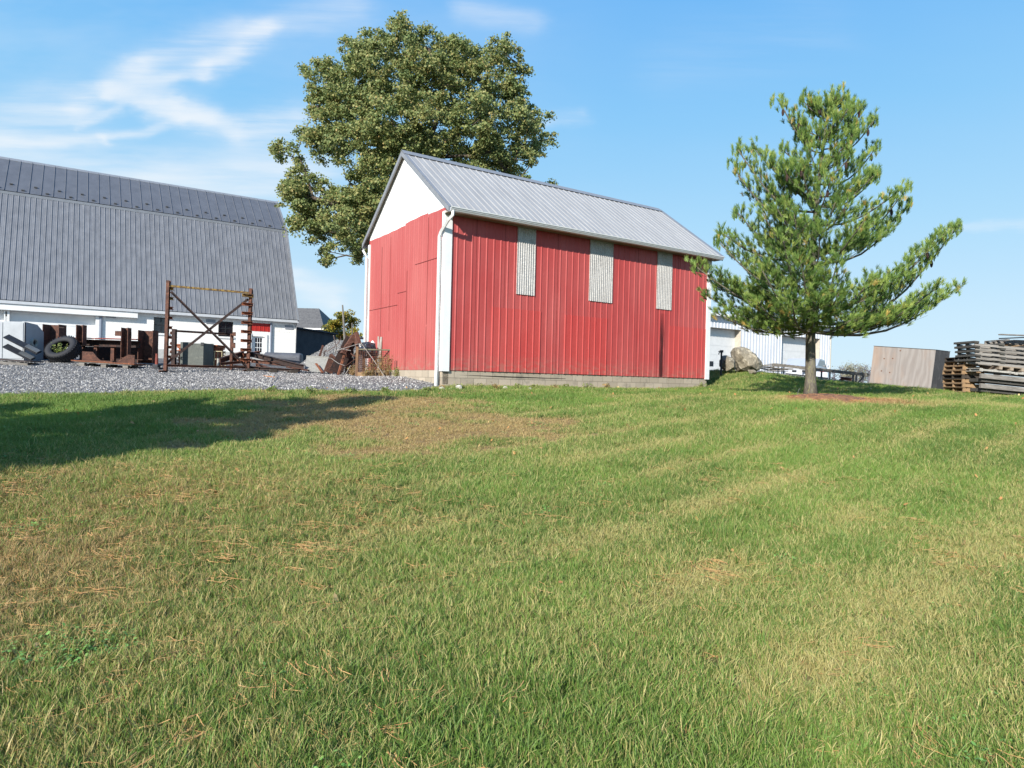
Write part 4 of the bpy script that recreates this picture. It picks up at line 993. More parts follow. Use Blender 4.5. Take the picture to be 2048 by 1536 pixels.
for (zb, tip, up) in branches:
    a = trunk_at(zb); L = (tip - a).length; pts = []
    hd = Vector((tip.x - a.x, tip.y - a.y, 0)); side = Vector((-hd.y, hd.x, 0)).normalized() if hd.length > .01 else Vector((1, 0, 0))
    for k in range(7):
        s = k / 6; p = a.lerp(tip, s); p.z -= math.sin(math.pi * s) * L * (.10 + .10 * max(up, 0)) * (1 if s < .99 else 0); p += side * math.sin(s * 5 + zb * 7) * L * .02; pts.append(p)
    bk.tube(pts, [max(.006, .012 + .016 * L * .5 * (1 - k / 6)) for k in range(7)], 5)
    nt = max(6, int(L * 8.0))
    for j in range(nt):
        s = .22 + .78 * (j + random.random()) / nt; i = min(5, int(s * 6)); p = pts[i].lerp(pts[i + 1], s * 6 - i); fw = (pts[i + 1] - pts[i]).normalized()
        sg_ = 1 if j % 2 else -1; tl = L * .36 * (1.15 - s) * random.uniform(.6, 1.2) + .12
        dr = (fw * random.uniform(.5, .9) + side * sg_ * random.uniform(.5, 1) + Vector((0, 0, random.uniform(.0, .35) + .55 * max(up, 0)))).normalized()
        e = p + dr * tl; bk.tube([p, p.lerp(e, .5) - Vector((0, 0, .02)), e], [.006, .005, .003], 3, False)
        kt = max(3, int(tl / .06))
        for q in range(kt):
            s2 = (q + .6) / kt
            if s2 < .25 and tl > .3: continue
            pp = p.lerp(e, s2) + Vector((random.gauss(0, .05), random.gauss(0, .05), random.gauss(.025, .045)))
            d2 = (dr * .7 + Vector((random.gauss(0, .35), random.gauss(0, .35), .5 + .6 * max(up, 0)))).normalized()
            tuf_p.append(pp); tuf_d.append(d2); tuf_s.append(1.0)
    for q in range(4):
        d2 = ((pts[-1] - pts[-2]).normalized() * .6 + Vector((random.gauss(0, .2), random.gauss(0, .2), .4 + .9 * max(up, 0)))).normalized()
        tuf_p.append(tip + Vector((random.gauss(0, .03), random.gauss(0, .03), -.06 * q))); tuf_d.append(d2); tuf_s.append(1.15)
    if up > .45 and random.random() < .55: cones.append(tip - (tip - pts[-2]) * random.uniform(.3, 1.0) + Vector((0, 0, -.07)))
for (zb, tip, up) in branches:
    if up < .45: continue
    for q_ in range(3):
        c0_ = tip + Vector((random.gauss(0, .10), random.gauss(0, .10), random.uniform(-.12, .02)))
        for w_ in range(4): tuf_p.append(c0_ + Vector((0, 0, .055 * w_))); tuf_d.append(Vector((random.gauss(0, .1), random.gauss(0, .1), 1)).normalized()); tuf_s.append(.85)
for k in range(14):
    q = trunk_at(zt0 + H * (.82 + .18 * k / 13)); tuf_p.append(q); tuf_d.append(Vector((random.gauss(0, .25), random.gauss(0, .25), 1)).normalized()); tuf_s.append(1.2)
TPn = np.array([tuple(q) for q in tuf_p]); TD = np.array([tuple(q) for q in tuf_d]); TS = np.array(tuf_s); NN = 34
print('pine tufts', len(TPn))
N = len(TPn); p0 = np.repeat(TPn, NN, 0); dd = np.repeat(TD, NN, 0); ss = np.repeat(TS, NN)
rn = rng.normal(size=(N * NN, 3)); rn -= (rn * dd).sum(1, keepdims=True) * dd; rn /= np.linalg.norm(rn, axis=1, keepdims=True)
an = rng.uniform(.12, .75, (N * NN, 1)); nd = dd * np.cos(an) + rn * np.sin(an); st = p0 + dd * rng.uniform(-.03, .06, (N * NN, 1)); Ln = (rng.uniform(.075, .125, N * NN) * ss)[:, None]
sdv = np.cross(nd, rng.normal(size=(N * NN, 3))); sdv /= np.linalg.norm(sdv, axis=1, keepdims=True); wv = .0042
Vn = np.stack([st - sdv * wv, st + sdv * wv, st + nd * Ln + sdv * wv * .5, st + nd * Ln - sdv * wv * .5], 1).reshape(-1, 3) - np.array(PINE)
tb = np.repeat(np.clip(rng.normal(.42, .2, N), 0, 1), NN); tb = np.where(np.repeat(rng.uniform(size=N) < .03, NN), .97, tb * .85)
NEED = leaf_mat('pine_needles', ['#4a6a38', '#71904a', '#98ae5c', '#b9c56b', '#d0b368'], .34, .42)
npmesh('crown', Vn, np.arange(4 * N * NN).reshape(-1, 4), NEED, parent=pine, fattrs={'br': np.clip(tb + rng.normal(0, .05, N * NN), 0, 1)})
bk.build('trunk', PBARK, pine, world=True, smooth=True)
CONE = mat('cone_brown', '#4a352c', '#2d211d', 20, .9, 0, .6)
for q in cones:
    c_ = MB(); c_.tube([q + Vector((0, 0, .07)), q + Vector((0, 0, .04)), q + Vector((0, 0, -.02)), q + Vector((0, 0, -.08)), q + Vector((0, 0, -.11))], [.008, .028, .036, .026, .006], 7)
    c_.build('pine_cone', CONE, pine, world=True)
PINE2_HOOK = True
# --- small yellow tree beyond the pile
def blob_tree(name, label, base, lobes, leafm, lsize, dens, r0=.12, bark=None, group=None, sub=(.3, .55)):
    t = thing(name, base, label, 'tree', group); cen = []; nr = []; tn = []
    for (q, R_) in lobes:
        ns = max(3, int(7 * R_ ** 1.6 + 2))
        for s in range(ns):
            d = Vector((random.gauss(0, 1), random.gauss(0, 1), random.gauss(0, 1))).normalized() * random.uniform(.3, 1) ** .6; c_ = np.array(q + d * R_); s_ = random.uniform(*sub)
            k = int(dens); p = rng.normal(size=(k, 3)); p /= np.linalg.norm(p, axis=1, keepdims=True); p *= rng.uniform(.2, 1, (k, 1)) ** .5 * s_; p[:, 2] *= .7
            cen.append(c_ + p); nr.append(rng.normal(size=(k, 3)) * .6 + np.array([-.1, -.2, .6])); tn.append(np.clip(rng.normal(.5 + random.uniform(-.25, .25), .2, k), 0, 1))
    cen = np.concatenate(cen); V, F3, tt = leaves(cen - np.array(base), np.concatenate(nr), rng.uniform(.7, 1.2, len(cen)) * lsize, 1.2, np.concatenate(tn))
    npmesh('crown', V, F3, leafm, parent=t, fattrs={'br': tt})
    mb, _, _ = skeleton(base, [q for q, _ in lobes], [base, base + Vector((0, 0, 1)), base + Vector((0, 0, 2))], base.z + .9, r0, r0 * .12)
    mb.build('trunk', bark or BARK, t, world=True); return t
# the big tree left of the picture: its crown shades the lawn
def shadelobe(px, py, ax_, ay_):
    G_ = Gp(px, py); t = ((G_.x - ax_) * TRAVEL.x + (G_.y - ay_) * TRAVEL.y) / (TRAVEL.x ** 2 + TRAVEL.y ** 2); return G_ - TRAVEL * t
TX, TY2 = -9.6, .9; tb2 = Vector((TX, TY2, g(TX, TY2) - .1))
SL_ = [(20, 880, 1.1), (110, 905, .85), (-60, 860, 1.2), (130, 865, .9), (220, 880, .8), (300, 862, .9), (380, 872, .7), (300, 885, .6), (420, 845, .8), (500, 850, .6), (460, 875, .45), (560, 832, .7), (400, 825, .7), (620, 822, .5), (690, 808, .45), (560, 810, .5), (740, 801, .3), (250, 835, .8), (160, 840, .7), (330, 815, .5), (40, 845, .9), (640, 840, .35), (-160, 880, 1.3), (-150, 840, 1.3), (180, 858, .8), (250, 860, .7), (110, 860, .8), (330, 845, .6), (480, 815, .5), (520, 868, .4), (600, 803, .3), (-50, 915, .9), (40, 930, .45)]
st2 = random.getstate(); random.seed(5)
SHL = leaf_mat('shade_leaf', ['#35502a', '#456033', '#587040', '#66783f'], .1)
blob_tree('shade_tree', 'tall leafy tree left of the picture that shades the lawn', tb2, [(shadelobe(a_, b_, TX, TY2), r_) for a_, b_, r_ in SL_], SHL, .17, 120, r0=.22, sub=(.3, .5)); random.setstate(st2)
YY = 60; yb = P(686, 690, YY); yb.z = g(yb.x, YY) - .2
YL = leaf_mat('yellow_leaf', ['#6b7a35', '#8a8b3c', '#a9963c', '#b88f35'], .3)
blob_tree('autumn_tree', 'small round tree turning yellow beyond the gravel pile', yb, [(P(x, y, YY + random.uniform(-1, 1)), r / F * YY) for x, y, r in ((685, 635, 13), (670, 650, 14), (703, 648, 14), (662, 662, 12), (688, 660, 18), (710, 664, 12), (693, 630, 9), (676, 638, 10), (675, 675, 14), (700, 678, 14))], YL, .14, 110)
# tip of a further tree seen above the barn ridge
# far trees on the right, slight haze painted in as greyed colours
FB = leaf_mat('hazed_leaf', ['#8b8672', '#9a957a', '#a59c74'], .3)
FBK = mat('hazed_bark', '#77747a', '#67656c', 3, .9)
for i, (px, top, wdt, lf) in enumerate([(1650, 741, 7, 0), (1666, 741, 8, 0), (1684, 731, 8, 0), (1696, 730, 9, 1), (1710, 727, 9, 0), (1723, 733, 9, 1), (1738, 728, 9, 0)]):
    FY = 120 + 6 * (i % 3); base = P(px, 790, FY); base.z = P(px, 775, FY).z; tpz = P(px, top, FY); mid = P(px, (top + 768) / 2, FY)
    Rr = wdt / F * FY
    t = thing('bare_tree', base, ['bare tree nearest the white barn on the horizon', 'bare tree second from the white barn on the horizon', 'bare tree third from the white barn on the horizon', 'thinly leaved tree between the bare ones on the horizon', 'tall bare tree in the middle of the horizon row', 'thinly leaved tree close to the plywood crate', 'bare tree half hidden by the plywood crate'][i], 'tree', 'bare trees on the horizon')
    tg = [Vector((base.x + random.gauss(0, 1) * Rr * .75, FY + random.gauss(0, 1) * Rr * .7, random.uniform(mid.z - 1.2, tpz.z))) for _ in range(90)]
    mb, _, _ = skeleton(base, tg, [base, base.lerp(mid, .5), mid.copy()], base.z + 1.0, .16, .02)
    mb.build('trunk', FBK, t, world=True)
    if lf:
        cen = np.concatenate([np.array(q) + rng.normal(size=(14, 3)) * .35 for q in tg]); V, F3, tt = leaves(cen - np.array(base), rng.normal(size=(len(cen), 3)), rng.uniform(.1, .22, len(cen)), 1.2, rng.uniform(size=len(cen)))
        npmesh('crown', V, F3, FB, parent=t, fattrs={'br': tt})
# distant wooded ridge, its haze painted into the blue-grey colour
V = []; Fq = []; nn = 200
for k in range(nn + 1):
    x = -200 + 700 * k / nn; y = 420 + 30 * math.sin(k * .12)
    h = EYE - 1 + 4.5 * float(fbm(np.array([k * .09]), np.array([2.2]), 4)[0]) + .8 * random.random()
    V += [(x, y, -12), (x, y + 10, h), (x, y + 60, h * .8), (x, y + 90, -12)]
for k in range(nn):
    for j in range(3): Fq.append((4 * k + j, 4 * k + 4 + j, 4 * k + 5 + j, 4 * k + 1 + j))
rdg = npmesh('hills', np.array(V), np.array(Fq), mat('hazed_wood', '#8e97a6', '#828b99', .08, .95, fine=.05)); tag(rdg, 'low haze-blue wooded ridge on the horizon', 'hills', kind='structure')
# ================================================================ yard objects
def wt_(name, px, Y, label, cat, group=None, py=740, dz=0.0):
    q = P(px, py, Y); return thing(name, Vector((q.x, Y, g(q.x, Y) + dz)), label, cat, group)
def foot(px, Y, py=740):
    q = P(px, py, Y); return Vector((q.x, Y, g(q.x, Y)))
WOODG = mat('grey_wood', '#8c8780', '#6d6862', 3, .9, 0, .5, stretch=(.5, 6, 6), c3='#a39d95')
WOODW = mat('warm_wood', '#a98a66', '#7f6549', 3, .9, 0, .5, stretch=(.5, 6, 6), c3='#8f8577')
DARKST = mat('dark_steel', '#3a3c42', '#2a2c30', 5, .6, .3, .2)
GREYST = mat('grey_steel', '#a4a9ae', '#969ba0', 2, .55, .1, fine=.03)
# grey cabinet -------------------------------------------------------------
fz_ = P(0, 641, 22.2).z
cab = thing('steel_cabinet', (P(48, 700, 22.2).x, 22.2, g(-16.4, 22.4)), 'light grey steel cabinet with chamfered side at the left edge of the yard', 'cabinet')
gz = cab.location.z; zt = P(48, 643.5, 22.2).z - gz; Lc = 1.9; pr = [(0, 0.04), (.92, .04), (.92, zt - .28), (.60, zt - .05), (0, zt)]
m_ = MB(); m_.poly([(0, a, b2) for a, b2 in pr]).poly([(-Lc, a, b2) for a, b2 in pr])
for i in range(len(pr)):
    a, b2 = pr[i], pr[(i + 1) % len(pr)]; m_.quad((0, *a), (0, *b2), (-Lc, *b2), (-Lc, *a))
m_.build('body', GREYST, cab, bevel=.01)
xs_ = P(6, 680, 22.2).x - cab.location.x; MB().box(-Lc + .03, xs_ - .012, -.02, -.003, .1, zt - .04).build('door', GREYST, cab)
MB().box(xs_ + .012, -.03, -.02, -.003, .1, zt - .04).build('door', GREYST, cab)
MB().box(-.0, .012, .0, .05, .1, zt - .03).build('edge_strip', DARKST, cab)
q = P(66, 685.5, 22.6); q = q - cab.location; m_ = MB()
for k in range(20):
    a, c = 2 * math.pi * k / 20, 2 * math.pi * (k + 1) / 20
    def rp(t, r, x): return (x, .42 + r * math.cos(t), q.z + r * math.sin(t))
    for (r0, r1, x0, x1) in ((.15, .15, .002, .07), (.15, .10, .07, .07), (.10, .10, .07, .004)):
        m_.quad(rp(a, r0, x0), rp(c, r0, x0), rp(c, r1, x1), rp(a, r1, x1))
m_.build('pipe_flange', mat('flange', '#b9b7b0', '#a3a19a', 5, .6), cab)
m_ = MB(); m_.poly([rp(2 * math.pi * k / 20, .10, .003) for k in range(20)]); m_.build('flange_hole', DARKST, cab)
# two flat fork tines
for i, (a, c, lb) in enumerate((((12, 672), (78, 706), 'upper dark steel fork tine leaning against the grey cabinet'), ((10, 691), (66, 719), 'lower dark steel fork tine leaning beneath the other'))):
    pa, pc_ = P(*a, 21.75), P(*c, 21.9); t = thing('fork_tine', pc_, lb, 'fork tine', 'steel fork tines by the cabinet')
    d = (pc_ - pa).normalized()
    MB().extr([(-.12, -.02), (.12, -.02), (.12, .02), (-.12, .02)], pa, pc_, up=(.25, -.45, .9)).build('blade', DARKST, t, world=True, bevel=.004)
    MB().bar(pc_ - d * .42 + Vector((0, -.01, .04)), pc_ + Vector((0, -.01, .04)), .16, .04, up=(.25, -.45, .9)).build('heel_plate', mat('weathered_steel', '#74797c', '#5d6164', 5, .6, .2), t, world=True)
# ---- pallets
def pallet(name, w_, d_, label, cat='pallet', h=.13, mt=None, nb=6, group=None, loc=(0, 0, 0), rot=(0, 0, 0)):
    t = bpy.data.objects.new(name, None); COL.objects.link(t); t.location = loc; t.rotation_euler = rot; tag(t, label, cat, group)
    mt = mt or WOODG; s_ = MB()
    b_ = MB(); 
    for k in range(nb):
        x = -w_ / 2 + (w_ - .1) * k / (nb - 1); j = random.uniform(-.01, .01); b_.box(x + j, x + .1 + j, -d_ / 2, d_ / 2, h - .022, h)
    b_.build('top_deck', mt, t)
    for y in (-d_ / 2, -.02, d_ / 2 - .04): MB().box(-w_ / 2 + .005, w_ / 2 - .005, y + .002, y + .038, .0225, h - .0225).build('stringer', mt, t)
    b_ = MB()
    for k in (0, 2, 4): 
        x = -w_ / 2 + (w_ - .1) * k / 4; b_.box(x, x + .1, -d_ / 2 + .003, d_ / 2 - .003, 0, .022)
    b_.build('bottom_deck', mt, t); return t
q = foot(22, 21.0); pl = pallet('wooden_pallet', 1.2, .9, 'broken grey pallet under a rusty sheet in front of the cabinet', loc=q + Vector((0, 0, .0)), rot=(0, math.radians(3), .3), mt=WOODG, group='pallets')
sh = thing('rusty_sheet', q + Vector((0, 0, .16)), 'thin rusty steel sheet on the pallet by the cabinet', 'steel sheet')
MB().box(-.85, .75, -.35, .35, .0, .025, Matrix.Rotation(math.radians(3), 4, 'Y')).build('plate', RUST_DK, sh)
# ---- tyre
tc0 = P(126, 698, 22.4); tz = g(tc0.x, 22.4); Ro, Ri, Wd = .50, .30, .42
axd = Vector((-.04, -.75, .66)).normalized(); tyre = thing('tractor_tyre', (tc0.x, 22.4, tz), 'big black bare tyre lying tilted beside the rusty frame', 'tyre')
ctr = Vector((tc0.x, 22.4, tz + Ro * math.sqrt(1 - axd.z ** 2) + Wd / 2 * axd.z - .05)); e1 = axd.cross(Vector((0, 0, 1))).normalized(); e2 = e1.cross(axd).normalized()
prof = [(Ri, .10), (Ri - .02, .15), (Ri + .02, .19), (Ri + .09, .21), (Ro - .06, .205), (Ro - .01, .17), (Ro, .10), (Ro, -.10), (Ro - .01, -.17), (Ro - .06, -.205), (Ri + .09, -.21), (Ri + .02, -.19), (Ri - .02, -.15), (Ri, -.10), (Ri + .07, -.12), (Ro - .05, -.13), (Ro - .03, 0), (Ro - .05, .13), (Ri + .07, .12)]
m_ = MB(); NS = 48
for k in range(NS):
    t = 2 * math.pi * k / NS
    for (r, a) in prof: m_.v.append(tuple(ctr + (e1 * math.cos(t) + e2 * math.sin(t)) * r + axd * a))
npf = len(prof)
for k in range(NS):
    for j in range(npf): m_.f.append((k * npf + j, ((k + 1) % NS) * npf + j, ((k + 1) % NS) * npf + (j + 1) % npf, k * npf + (j + 1) % npf))
m_.build('carcass', mat('rubber', '#2b2c30', '#222327', 6, .75, 0, .2), tyre, world=True, smooth=True)
m_ = MB()
for k in range(36):
    t = 2 * math.pi * k / 36
    for s_ in (-1, 1):
        c_ = ctr + (e1 * math.cos(t) + e2 * math.sin(t)) * (Ro + .008); tg_ = (-e1 * math.sin(t) + e2 * math.cos(t))
        m_.bar(c_ + axd * .02 * s_, c_ + axd * .18 * s_ + tg_ * .05, .03, .025, up=tuple(c_ - ctr))
m_.build('tread', mat('rubber', '#2b2c30'), tyre, world=True)
def plant(name, base, n_, h, spread, label, lm, cat='weed', leafsz=.035, nl=26, stemm=None, group=None, arch=.3):
    t = thing(name, base, label, cat, group); sb = MB(); cen = []
    for k in range(n_):
        a = random.uniform(0, 6.28); r = random.uniform(.1, 1) * spread; top = base + Vector((math.cos(a) * r, math.sin(a) * r, h * random.uniform(.5, 1))); mid = base.lerp(top, .5) + Vector((0, 0, h * .12 * arch))
        sb.tube([base, mid, top], [.006, .004, .002], 4, False)
        for j in range(nl):
            s = random.uniform(.2, 1); cen.append(np.array(base.lerp(top, s)) + rng.normal(size=3) * .03)
    sb.build('stems', stemm or mat('stem', '#7c7a4a', '#6b5b3a', 6, .8), t, world=True)
    if nl:
        cen = np.array(cen); V, F3, tt = leaves(cen - np.array(base), rng.normal(size=(len(cen), 3)) * .7 + np.array([0, -.2, .7]), rng.uniform(.6, 1.3, len(cen)) * leafsz, 1.7, rng.uniform(size=len(cen)))
        npmesh('foliage', V, F3, lm, parent=t, fattrs={'br': tt})
    return t
WEED = leaf_mat('weed_leaf', ['#6a7c3c', '#84914f', '#9da066'], .3)
DRYW = leaf_mat('dry_weed', ['#8f7350', '#b18f63', '#7a8048', '#a0764b'], .25)
plant('weed', ctr - axd * .05 - e2 * .22, 9, .42, .25, 'green weed growing out of the middle of the tyre', WEED, nl=22, leafsz=.05)
# ---- rusty press frame
fr = wt_('steel_machine', 200, 23.2, 'heavy rusty steel frame of channels and beams behind the pallet plate', 'steel frame')
Y0 = 23.2
def chan(px0, px1, y0, y1, Y, nm='channel_post', mt=RUST):
    a = P(px0, y0, Y); c = P(px1, y0, Y); b_ = P((px0 + px1) / 2, y1, Y); w_ = c.x - a.x; top = Vector(((a.x + c.x) / 2, Y, a.z)); bot = Vector((top.x, Y, b_.z))
    m_ = MB(); t = .02; dp = w_ * .55 + .08
    for (x0, x1, yy0, yy1) in ((-w_ / 2, w_ / 2, dp - t, dp), (-w_ / 2, -w_ / 2 + t, 0, dp - t), (w_ / 2 - t, w_ / 2, 0, dp - t)):
        m_.box(top.x + x0, top.x + x1, Y + yy0, Y + yy1, bot.z, top.z)
    m_.box(top.x - w_ / 2 + t, top.x + w_ / 2 - t, Y + .002, Y + dp - t, bot.z + .1, bot.z + .12)
    return m_.build(nm, mt, fr, world=True)
chan(85, 118, 648, 722, 23.4); chan(152, 166, 649.5, 690, 22.9); chan(242, 256, 655, 722, 22.6); chan(276, 306, 660, 726, 23.4)
m_ = MB(); m_.channel(P(119, 684, Y0 + .1), P(277, 689, Y0 + .1), .25, .24, .02, up=(0, 0, 1)); m_.build('cross_beam', RUST_DK, fr, world=True)
MB().box(P(120, 675, Y0).x, P(274, 675, Y0).x, Y0 - .03, Y0 + .28, P(200, 677.5, Y0).z, P(200, 676.0, Y0).z).build('beam_flange', mat('flaking_red', '#8d3a2e', '#c9c0b4', 14, .8, lo=.62, hi=.68), fr, world=True)
for px0 in (162, 190, 224):
    a = P(px0, 691, Y0 + .1); c = P(px0 + 6, 722, Y0 + .1); MB().channel(Vector((a.x + .05, a.y, a.z)), Vector((a.x + .05, a.y, c.z)), .12, .12, .015, up=(0, 1, 0)).build('leg', RUST, fr, world=True)
a = P(165, 693, Y0 + .7); c = P(306, 728, Y0 + .7); MB().box(a.x, c.x, Y0 + .65, Y0 + .7, g(a.x, Y0 + .7), a.z).build('void_backing', RUST_DK, fr, world=True)  # dark sheet put in for the dark void behind the legs
for px0, px1, y0, y1 in ((231, 242, 662, 672), (256, 263, 664, 675)):
    a = P(px0, y0, 22.75); c = P(px1, y1, 22.75); MB().box(a.x, c.x, 22.72, 22.75, c.z, a.z).build('gusset_tab', RUST, fr, world=True)
MB().bar(P(118, 654.5, 23.4), P(129, 655.5, 23.3), .03).build('bolt', RUST_DK, fr, world=True)
# ---- plate on a pallet
q = foot(218, 22.0); pl2 = thing('wooden_pallet', q, 'grey block pallet carrying the rusty base plate', 'pallet', 'pallets', ry=math.radians(2.2), rz=.1)
MB().box(-.88, .88, -.4, .4, .12, .145).build('top_deck', WOODG, pl2)
for xx in (-.75, -.08, .6):
    for yy in (-.38, .22): MB().box(xx, xx + .16, yy, yy + .15, 0, .119).build('block', WOODG, pl2)
bp = thing('base_plate', q + Vector((0, 0, .15)), 'thick rusty base plate with four gussets on a pallet', 'steel plate')
Mr = Matrix.Rotation(math.radians(2.2), 4, 'Y') @ Matrix.Rotation(.1, 4, 'Z')
MB().box(-.98, .98, -.42, .42, 0, .04, Mr).build('plate', RUST_OR, bp, bevel=.004)
for sx in (-1, 1):
    m_ = MB(); xs2 = [(.85 * sx, .045), (.22 * sx, .045), (.35 * sx, .14), (.52 * sx, .34), (.85 * sx, .34)] if sx < 0 else [(.22, .045), (.8, .045), (.8, .32), (.58, .32), (.36, .15)]
    for yy in (-.02,):
        m_.poly([tuple(Mr @ Vector((x, yy, z))) for x, z in xs2]).poly([tuple(Mr @ Vector((x, yy + .03, z))) for x, z in xs2])
        for i in range(5):
            a, c = xs2[i], xs2[(i + 1) % 5]; m_.quad(*[tuple(Mr @ Vector(v)) for v in ((a[0], yy, a[1]), (c[0], yy, c[1]), (c[0], yy + .03, c[1]), (a[0], yy + .03, a[1]))])
    m_.build('gusset', RUST, bp)
MB().box(-.22, .22, -.25, .25, .041, .075, Mr).build('saddle', RUST, bp)
# ---- little jack with a red tube
jk = wt_('screw_jack', 313, 22.3, 'small black jack with a red tube beside the rusty rack', 'jack')
MB().box(-.16, .16, -.15, .15, 0, .10).box(-.09, .09, -.1, .1, .101, .2).build('base', DARKST, jk, bevel=.01)
MB().tube([(0, 0, .2), (0, 0, .40), (0, 0, .43), (0, 0, .56)], [.05, .05, .042, .042], 10).build('tube', mat('faded_red', '#8f4536', '#75382e', 6, .7), jk)
# ---- tall rack
rk = thing('steel_rack', foot(333, 21.5), 'tall rusty rack with crossed braces and stub arms on its right post', 'rack')
YL_, YR_ = 21.5, 22.6
a0, a1 = P(337, 561, YL_), foot(331, YL_); b0, b1 = P(502, 577, YR_), foot(496, YR_, 748)
a1 = Vector((P(331, 742, YL_).x, YL_, g(-11.3, YL_) - .03)); b1 = Vector((P(496, 746, YR_).x, YR_, g(-9, YR_) - .03))
MB().ibeam(a1, a0, .10, .10, .012, up=(0, 1, 0)).build('post', RUST, rk, world=True)
MB().ibeam(b1, b0, .10, .10, .012, up=(0, 1, 0)).build('post', RUST, rk, world=True)
YLW = mat('yellow_flaked', '#a08444', '#5f4a34', 12, .8, lo=.45, hi=.55)
MB().angle(P(338, 574, YL_), P(500, 588, YR_), .07, .012).build('top_rail', YLW, rk, world=True)
MB().channel(P(333, 731, YL_), P(496, 735, YR_), .09, .07, .01).build('bottom_rail', RUST, rk, world=True)
for (a, c, dy) in (((340, 585), (492, 736), -.05), ((498, 600), (335, 728), .05)):
    A_ = P(*a, YL_ + dy if a[0] < 400 else YR_ + dy); B_ = P(*c, YL_ + dy if c[0] < 400 else YR_ + dy); MB().angle(A_, B_, .08, .012).build('brace', RUST_DK, rk, world=True)
for k, yy in enumerate((592, 609.5, 627.5, 646, 664, 682, 700, 720)):
    ctr_ = b1.lerp(b0, (748 - yy) / (748 - 577)); ctr_ = Vector((ctr_.x, YR_, P(500, yy, YR_).z))
    MB().channel(ctr_ - u_ * .24 + Vector((0, -.07, 0)), ctr_ + u_ * .12 + Vector((0, -.07, 0)), .10, .10, .012).build('stub_arm', RUST_OR if k else YLW, rk, world=True)
    c2 = Vector((a0.x + (a1.x - a0.x) * k / 8, YL_, P(338, 577 + k * 19.5, YL_).z)); MB().channel(c2 + Vector((0, -.02, 0)), c2 + u_ * .14 + Vector((.0, 0.05, 0)), .09, .09, .012).build('stub_arm', RUST_OR if k > 1 else YLW, rk, world=True)
for e_, s_ in ((a1, 1), (b1, 1)): MB().channel(e_ + Vector((0, -.3, .06)), e_ + Vector((0, .5, .06)), .12, .13, .012).build('foot', RUST, rk, world=True)
# ---- small second rack
r2 = thing('steel_stand', foot(348, 23.6), 'low rusty stand with bracket plates seen through the tall rack', 'stand')
Y2 = 23.6
for px0, y0, y1, w_ in ((349, 658, 731, .13), (464, 668, 733, .09)):
    a = P(px0, y0, Y2); c = P(px0, y1, Y2); MB().ibeam((a.x, Y2, g(a.x, Y2) - .02), a, w_, w_, .015, up=(0, 1, 0)).build('post', RUST_DK if w_ > .1 else RUST, r2, world=True)
MB().channel(P(352, 662, Y2), P(467, 669, Y2), .08, .07, .01).build('top_rail', RUST_DK, r2, world=True)
for (x0, x1, y0, y1) in ((470, 476, 665, 673), (469, 475, 686, 697)):
    a = P(x0, y0, Y2 - .1); c = P(x1, y1, Y2 - .1); MB().box(a.x, c.x, Y2 - .3, Y2 - .28, c.z, a.z).build('plate', RUST, r2, world=True)
    MB().bar(P(464, (y0 + y1) / 2 + 1, Y2), Vector(((a.x + c.x) / 2, Y2 - .28, (a.z + c.z) / 2)), .05).build('bracket', RUST_OR, r2, world=True)
for yy in (668, 689, 706, 720): MB().channel(P(341, yy - 3, Y2), P(350, yy + 1, Y2 + .12), .09, .09, .012).build('bracket', RUST_OR, r2, world=True)
# ---- grey-green bin
bn = thing('steel_bin', foot(383, 24.0), 'grey-green steel bin with a dipped rim behind the crossed braces', 'bin')
a = P(361, 684, 24); c = P(407, 690, 24); x0, x1 = a.x, c.x; zb_ = g(x0, 24); zt_ = a.z; t = .02; m_ = MB(); ncol = 14
for i in range(ncol):
    s0, s1 = i / ncol, (i + 1) / ncol; xm = (s0 + s1) / 2; dip = .10 if .5 < xm < .93 else 0
    m_.box(x0 + (x1 - x0) * s0, x0 + (x1 - x0) * s1, 24, 24 + t, zb_, zt_ - dip)
m_.box(x0 - .001, x0 + t, 24 + t, 24.8, zb_, zt_).box(x1 - t, x1 + .001, 24 + t, 24.8, zb_, zt_ - .02).box(x0, x1, 24.8, 24.82, zb_, zt_)
m_.build('shell', mat('bin_green', '#5f645f', '#535853', 3, .7, c3='#6c6f68'), bn, world=True)
MB().box(x0 - .03, x1 + .03, 23.96, 23.999, zb_ + .04, zb_ + .10).build('skirt_rail', DARKST, bn, world=True)
MB().box(x1 - .09, x1 + .02, 23.97, 23.999, zt_ - .1, zt_ - .0).build('hinge', DARKST, bn, world=True)
# ---- stack of orange pans
ORG = mat('orange_pan', '#a85f3c', '#80492f', 5, .75, c3='#bd7448')
a = P(354, 690, 24.9); c = P(432, 692, 24.9); zb_ = g(a.x, 24.9); tz_ = P(410, 689, 24.9).z; npan = 7; hh = (tz_ - zb_) / npan
for k in range(npan):
    pn = thing('steel_pan', Vector(((a.x + c.x) / 2, 25.3, zb_ + hh * k)), ['lowest orange-brown steel pan of the stack behind the bin', 'second pan from the bottom of the orange stack', 'third pan from the bottom of the orange stack', 'middle pan of the orange stack behind the bin', 'third pan from the top of the orange stack', 'second pan from the top of the orange stack', 'topmost bright orange pan, wider than those below'][k], 'steel pan', 'stacked orange pans')
    hw = (c.x - a.x) / 2 + (.06 if k == npan - 1 else -.02 * (k % 2)); m_ = MB()
    m_.box(-hw + .04, hw - .04, -.38, .38, 0, hh * .62).build('tray', ORG, pn, bevel=.01)
    MB().box(-hw, hw, -.42, .42, hh * .622, hh * .97).build('rim', ORG, pn, bevel=.008)
